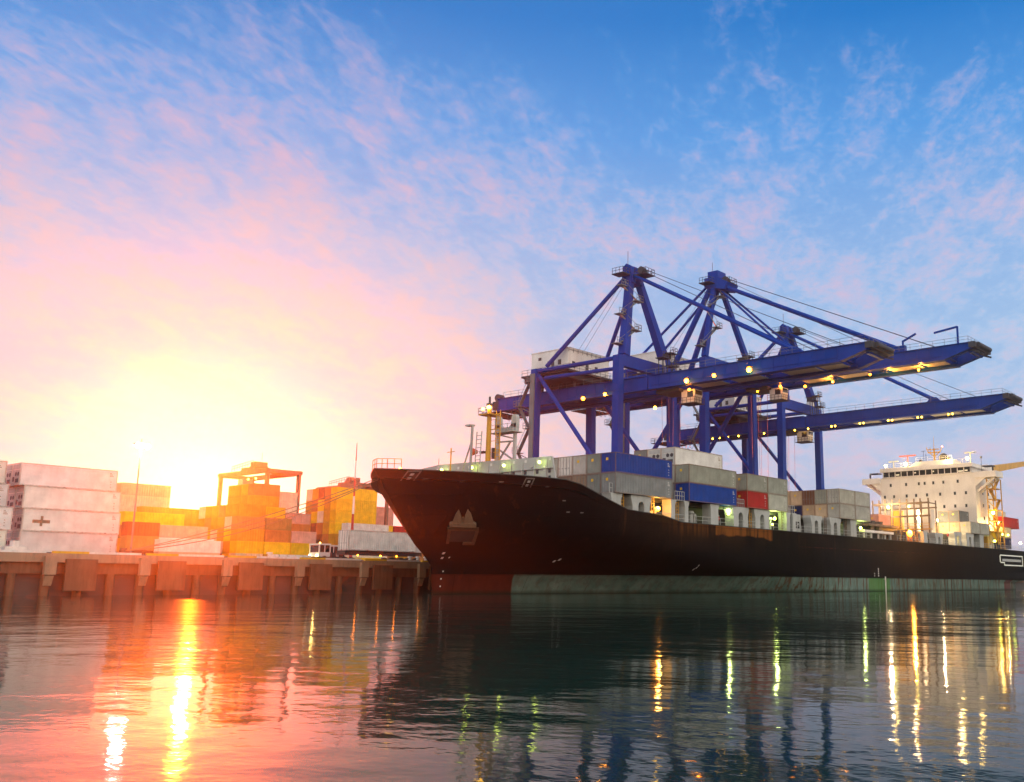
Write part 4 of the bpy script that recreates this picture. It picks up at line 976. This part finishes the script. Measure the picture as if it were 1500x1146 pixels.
    for s in (-1,1): o.box(X(s*5.9)-.2,X(s*5.9)+.2,y-.2,y+2.2,sp_z+.1,sp_z+.5)
    if cx > 60: B(o, 'spreader', 'yellow', tr)
    for a, e in ((tipy+6.2,tipy+10.5),(tipy+11.2,tipy+17.5),(tipy+22,tipy+28),(tipy+30,tipy+36.)):       # grating between the boom girders
        o = MB(); o.box(X(-2.25),X(2.25),a,e,bb+.3,bb+.4); B(o, 'grating', 'ship_grey')
    # ropes from apex to boom and girder
    o = MB()
    for s in (-.4,.4):
        o.tube((AX+s,AY-3,AZ+.5),(X(s*2),-9.+(-4 if tall else 0),bt+.5),.045,n=4,cap=False); o.tube((AX+s,AY-2,AZ+.6),(X(s*2),-3,bt+.5),.04,n=4,cap=False)
        o.tube((AX+s,AY+.5,AZ+.5),(X(s*2),51.,LT+4.),.04,n=4,cap=False)
    B(o, 'hoist_cable', 'cable')
    o = MB()
    for k in range(7):
        y = 58+k*1.2; p = [(X(-4.4),y,bb-.2),(X(-4.4),y+.2,bb-2.2),(X(-4.4),y+.6,bb-2.6),(X(-4.4),y+1.0,bb-2.2),(X(-4.4),y+1.2,bb-.2)]
        for a, e in zip(p[:-1], p[1:]): o.tube(a, e, .05, n=4, cap=False)
    B(o, 'festoon_cable', 'cable')
    for p, r, m in lamps:
        q = (X(p[0]),p[1],p[2])
        lo = lamp(g_, q, r, m, 'floodlight')
        o = MB(); o.box(q[0]-r,q[0]+r,q[1]-r,q[1]+r,q[2]+r*1.02,q[2]+r*1.3); B(o, 'lamp_housing', 'crane_dark', lo)
    for p, pw in lights: plight((X(p[0]),p[1],p[2]), (1.,.34,.03), pw*.7, g_, .2)
    return g_
LA = [((-4.8,45.5,36.4),.34,'lamp_orange'),((-4.8,40.,36.6),.3,'lamp_orange'),((-4.8,21.1,36.9),.4,'lamp_orange'),((-4.8,15.2,37.1),.32,'lamp_orange'),((-4.8,8.,37.2),.45,'lamp_orange'),((-1.,31.,33.6),.3,'lamp_warm'),((-2.,22.5,35.9),.22,'lamp_orange')]
LB = [((-1.6,20.5,40.9),.25,'lamp_orange'),((2.4,17.,41.1),.25,'lamp_orange'),((1.,10.,41.),.22,'lamp_orange'),((-1.,1.,41.),.2,'lamp_orange'),((1.,-8.,41.1),.22,'lamp_orange'),((-1.5,26.,40.6),.25,'lamp_orange')]
LC = [((-3.6,y,36.6),.2,'lamp_warm') for y in (24.,23.1,17.,16.1,10.2,9.3,3.4,2.5,-3.4,-4.3,30.,33.5,37.5,41.8,46.,49.,52.,54.5,56.5)]
crane(50.2, 8.6, 'blue gantry crane standing over the bow end, white machinery house above its grey stair leg', lamps=LA, lights=(((-.6,22.5,35.2),260),((-5.2,40.,36.),60),((-5.2,21.1,36.2),60),((-5.2,8.,36.5),60)))
cb_ = crane(79.2, 9.6, 'tallest blue gantry crane in the middle with longest boom and twin back struts', dz=4.7, tall=True, tro_y=25.5, apex_dx=-1., lamps=LB, lights=(((0.,20.5,40.6),260),((0.,10.,40.4),220),((0.,-2.5,40.6),260),((0.,-9.,40.8),200)), tipy=-20.)
crane(110., 9.2, 'smaller-looking blue gantry crane beside the ship bridge, lamp pairs under its boom', dz=.5, tro_y=36.5, lamps=LC, tipy=-15.6)
o = MB()
for y, s, ln in ((-7.,-1,2.6),(-17.5,1,4.4)): o.beam((79.2-3.4,y,43.8),(79.2-3.4,y,46.6+.6*s),.3); o.beam((79.2-3.4,y,46.5+.6*s),(79.2-3.4,y+s*ln,46.8-.2*s),.32); 
o.build('service_jib', M['crane'], cb_)

# ------------------------------------------------------------------ yard cranes, masts, vehicles
def yard_crane(x, y0, y1, zt, label):
    r = empty('yard_crane', (x,(y0+y1)/2,YARD), label, 'yard crane', 'rubber-tyred yard gantry cranes')
    o = MB()
    for s in (0, 8): o.box(x+s-.45,x+s+.45,y0,y1,zt-1.0,zt)
    o.box(x-.45,x+8.45,y0-.4,y0+.4,zt-.9,zt-.1); o.box(x-.45,x+8.45,y1-.4,y1+.4,zt-.9,zt-.1); o.build('top_girder', M['rusty'], r)
    for y in (y0+.3, y1-.3):
        for s in (0, 8):
            o = MB(); o.box(x+s-.38,x+s+.38,y-.35,y+.35,YARD+1.6,zt-1.0); l_ = o.build('leg', M['rusty'], r)
            o = MB(); o.tube((x+s,y-.35,YARD+.8),(x+s,y+.35,YARD+.8),.8,n=14); o.build('wheel', M['rubber'], l_)
        o = MB(); o.box(x-1,x+9,y-.4,y+.4,YARD+1.2,YARD+2.); o.build('sill_beam', M['rusty'], r)
    ym = y0+(y1-y0)*.42
    o = MB(); o.box(x-.2,x+8,ym-2.5,ym+2.5,zt+.05,zt+.7); o.box(x+1,x+4,ym-1.4,ym+.6,zt+1.0,zt+2.1); o.tube((x+2,ym+2,zt+1.),(x+6,ym+2,zt+1.),.7,n=10); o.tube((x+3,ym-.5,zt+2.6),(x+3,ym-.5,zt+4.4),.06,n=5); t_ = o.build('trolley', M['rusty'], r)
    o = MB(); o.rail([(x-.2,ym-2.4,zt+1.),(x-.2,ym+6.4,zt+.1)], 1.2, 1.1, .09); o.build('railing', M['rusty'], t_)
    o = MB(); o.box(x+.5,x+3,ym+2.6,ym+4.6,zt-4.2,zt-1.6); o.build('operator_cab', M['ship_grey'], t_)
    for dy in (-5,-2,2.5,4.): lamp(r, (x-.9,ym+dy,zt-2.2), .22, 'lamp_warm', 'floodlight')
    return r
yard_crane(28.8, 124., 143.8, 26.9, 'hazy yard gantry crane with lit trolley straddling the middle container block')
yard_crane(66.5, 140., 160., 27.5, 'hazy yard gantry crane half hidden behind the black ship bow')

pm = empty('light_mast', (-21.,80.,YARD), 'tall thin floodlight mast behind the white stack, lamps lit', 'light mast')
o = MB(); o.tube((-21,80,YARD),(-21,80,22.9),.15,.09,n=10); o.build('pole', M['crane_grey'], pm)
o = MB(); o.box(-22,-20,79.4,80.6,22.9,23.2); o.tube((-21,80,23.2),(-21,80,23.9),.08,n=6); o.build('lamp_rack', M['crane_grey'], pm)
for dx in (-.75,0,.75): lamp(pm, (-21+dx,79.5,22.7), .33, 'lamp_flood', 'floodlight')
tw = empty('radio_mast', (49,120,YARD), 'red and white banded slim mast standing behind the yellow yard block', 'mast')
for k in range(7):
    z0 = YARD+k*4.2; o = MB(); o.tube((49,120,z0),(49,120,z0+4.2),.42-.05*k,.42-.05*(k+1),n=8); o.build('mast_section', M['red'] if k % 2 == 0 else M['white'], tw)

def tractor(x, y, z, label):
    r = empty('terminal_tractor', (x,y,z), label, 'tractor', 'white terminal tractors on the quay')
    o = MB(); o.prism([(x,y,z+.9),(x+.15,y,z+1.5),(x+1.9,y,z+1.5),(x+1.9,y,z+.9)], (0,2.4,0)); o.box(x+.1,x+2.0,y+.04,y+2.36,z+2.5,z+2.7)
    for dx in (.12,1.85):
        for dy in (.05,2.2): o.box(x+dx,x+dx+.14,y+dy,y+dy+.14,z+1.5,z+2.5)
    o.box(x+1.0,x+1.1,y+.05,y+2.3,z+1.5,z+2.5); o.build('cab', M['white'], r)
    o = MB(); o.box(x+.2,x+.98,y+.09,y+2.3,z+1.52,z+2.48); o.box(x+1.12,x+1.8,y+.09,y+2.3,z+1.52,z+2.48); o.build('window', M['glass'], r)
    o = MB(); o.box(x+.1,x+5.2,y+.6,y+1.8,z+.6,z+.95); o.box(x+2.2,x+3.0,y+.2,y+2.2,z+.95,z+1.5); o.build('chassis', M['crane_dark'], r)
    for dx in (1.,4.2):
        for dy in (.0,1.95):
            o = MB(); o.tube((x+dx,y+dy,z+.52),(x+dx,y+dy+.45,z+.52),.52,n=16); w_ = o.build('wheel', M['rubber'], r)
            o = MB(); o.tube((x+dx,y+dy-.02,z+.52),(x+dx,y+dy+.02,z+.52),.24,n=12); o.build('rim', M['crane_grey'], w_)
    for dy in (.35,2.0): lamp(r, (x-.02,y+dy,z+1.05), .13, 'lamp_white', 'headlight')
    lamp(r, (x+1.,y+1.2,z+2.8), .12, 'lamp_warm', 'beacon')
    return r
tractor(-14.3, 41.0, 4.06, 'white terminal tractor with lit headlights pulling the trailer on the quay')
tractor(-10.3, 44.6, 4.06, 'white terminal tractor standing behind the one hauling a trailer')
tl = empty('trailer', (-2,41,4.06), 'long flat trailer carrying a white container on the quay', 'trailer')
o = MB(); o.box(-9.6,4.2,41.5,43.5,5.35,5.95); o.build('bed', M['crane_dark'], tl)
for x in (-1.2,.2,1.6,3.):
    for y in (41.2,43.3):
        o = MB(); o.tube((x,y,4.6),(x,y+.5,4.6),.53,n=16); o.build('wheel', M['rubber'], tl)
o = MB(); o.box(2.9,4.2,41.4,43.6,5.96,7.25); o.build('rear_box', M['white'], tl)
for x in (-7.5,-3.5,-.6,3.8): lamp(tl, (x,41.42,5.3), .09, 'lamp_orange', 'marker_light')
container(-9.3, 41.25, 5.97, L40, HC, D_, 'white', 'white container riding on the flat trailer behind the tractor', 'white stacked containers on the quay')
for k in range(5):
    x = -23.2+k*1.2; o = MB(); o.prism([(x,38,4.06),(x,38.7,4.06),(x,38.5,5.0),(x,38.2,5.0)], (1.05,0,0))
    tag(o.build('concrete_barrier', M['kerb_white']), 'low white concrete barrier in a row beside the tractor on the quay', 'barrier', 'white barriers on the quay')
for k, x in enumerate((-44.6,-5.3,-3.9,-2.5,-27.)):
    o = MB(); o.tube((x,32.6,4.26),(x,32.6,4.85),.26,.2,n=12); o.tube((x,32.6,4.85),(x,32.6,5.05),.36,.34,n=12); o.box(x-.4,x+.4,32.2,33,4.25,4.3)
    tag(o.build('bollard', M['kerb_white'] if k else M['rusty']), ('rusty bollard holding the bow mooring ropes','white bollard near the ship bow, first of three','white bollard near the ship bow, middle of three','white bollard near the ship bow, last of three','lone white bollard on the quay edge between fenders')[k], 'bollard', 'bollards on the quay edge')
for k, (x, w_) in enumerate(((-57.6,1.1),(-56.0,2.0))):
    o = MB(); o.box(x,x+w_,33.2,34.2,4.26,4.9); o.box(x+w_*.35,x+w_*.65,33.3,34.1,4.9,5.5); tag(o.build('concrete_block', M['kerb_white']), ('small','wide')[k]+' white stepped block at the quay edge by photo border', 'concrete block', 'white blocks at the quay edge')

# ------------------------------------------------------------------ camera
cam = bpy.data.cameras.new('camera'); co = bpy.data.objects.new('camera', cam); COL.objects.link(co); sc.camera = co
f_, tilt, yaw = 1477.12, 0.190996, 0.645740
co.location = (-98.38,-80.747,.983)
fw = Vector((math.cos(yaw)*math.cos(tilt), math.sin(yaw)*math.cos(tilt), math.sin(tilt)))
co.rotation_euler = fw.to_track_quat('-Z', 'Y').to_euler()
cam.sensor_width = 36; cam.lens = 36*f_/1500; cam.shift_x = (750-963)/1500; cam.clip_end = 4000; cam.clip_start = .05
sc.render.engine = 'CYCLES'
sc.view_settings.view_transform = 'Standard'; sc.view_settings.look = 'None'; sc.view_settings.exposure = EXP; sc.view_settings.gamma = 1
cy = sc.cycles; cy.use_denoising = True; cy.max_bounces = 6; cy.diffuse_bounces = 2; cy.glossy_bounces = 3; cy.transmission_bounces = 2; cy.volume_bounces = 0; cy.transparent_max_bounces = 4
cy.sample_clamp_indirect = 3.; cy.caustics_reflective = False; cy.caustics_refractive = False
cy.use_light_tree = True
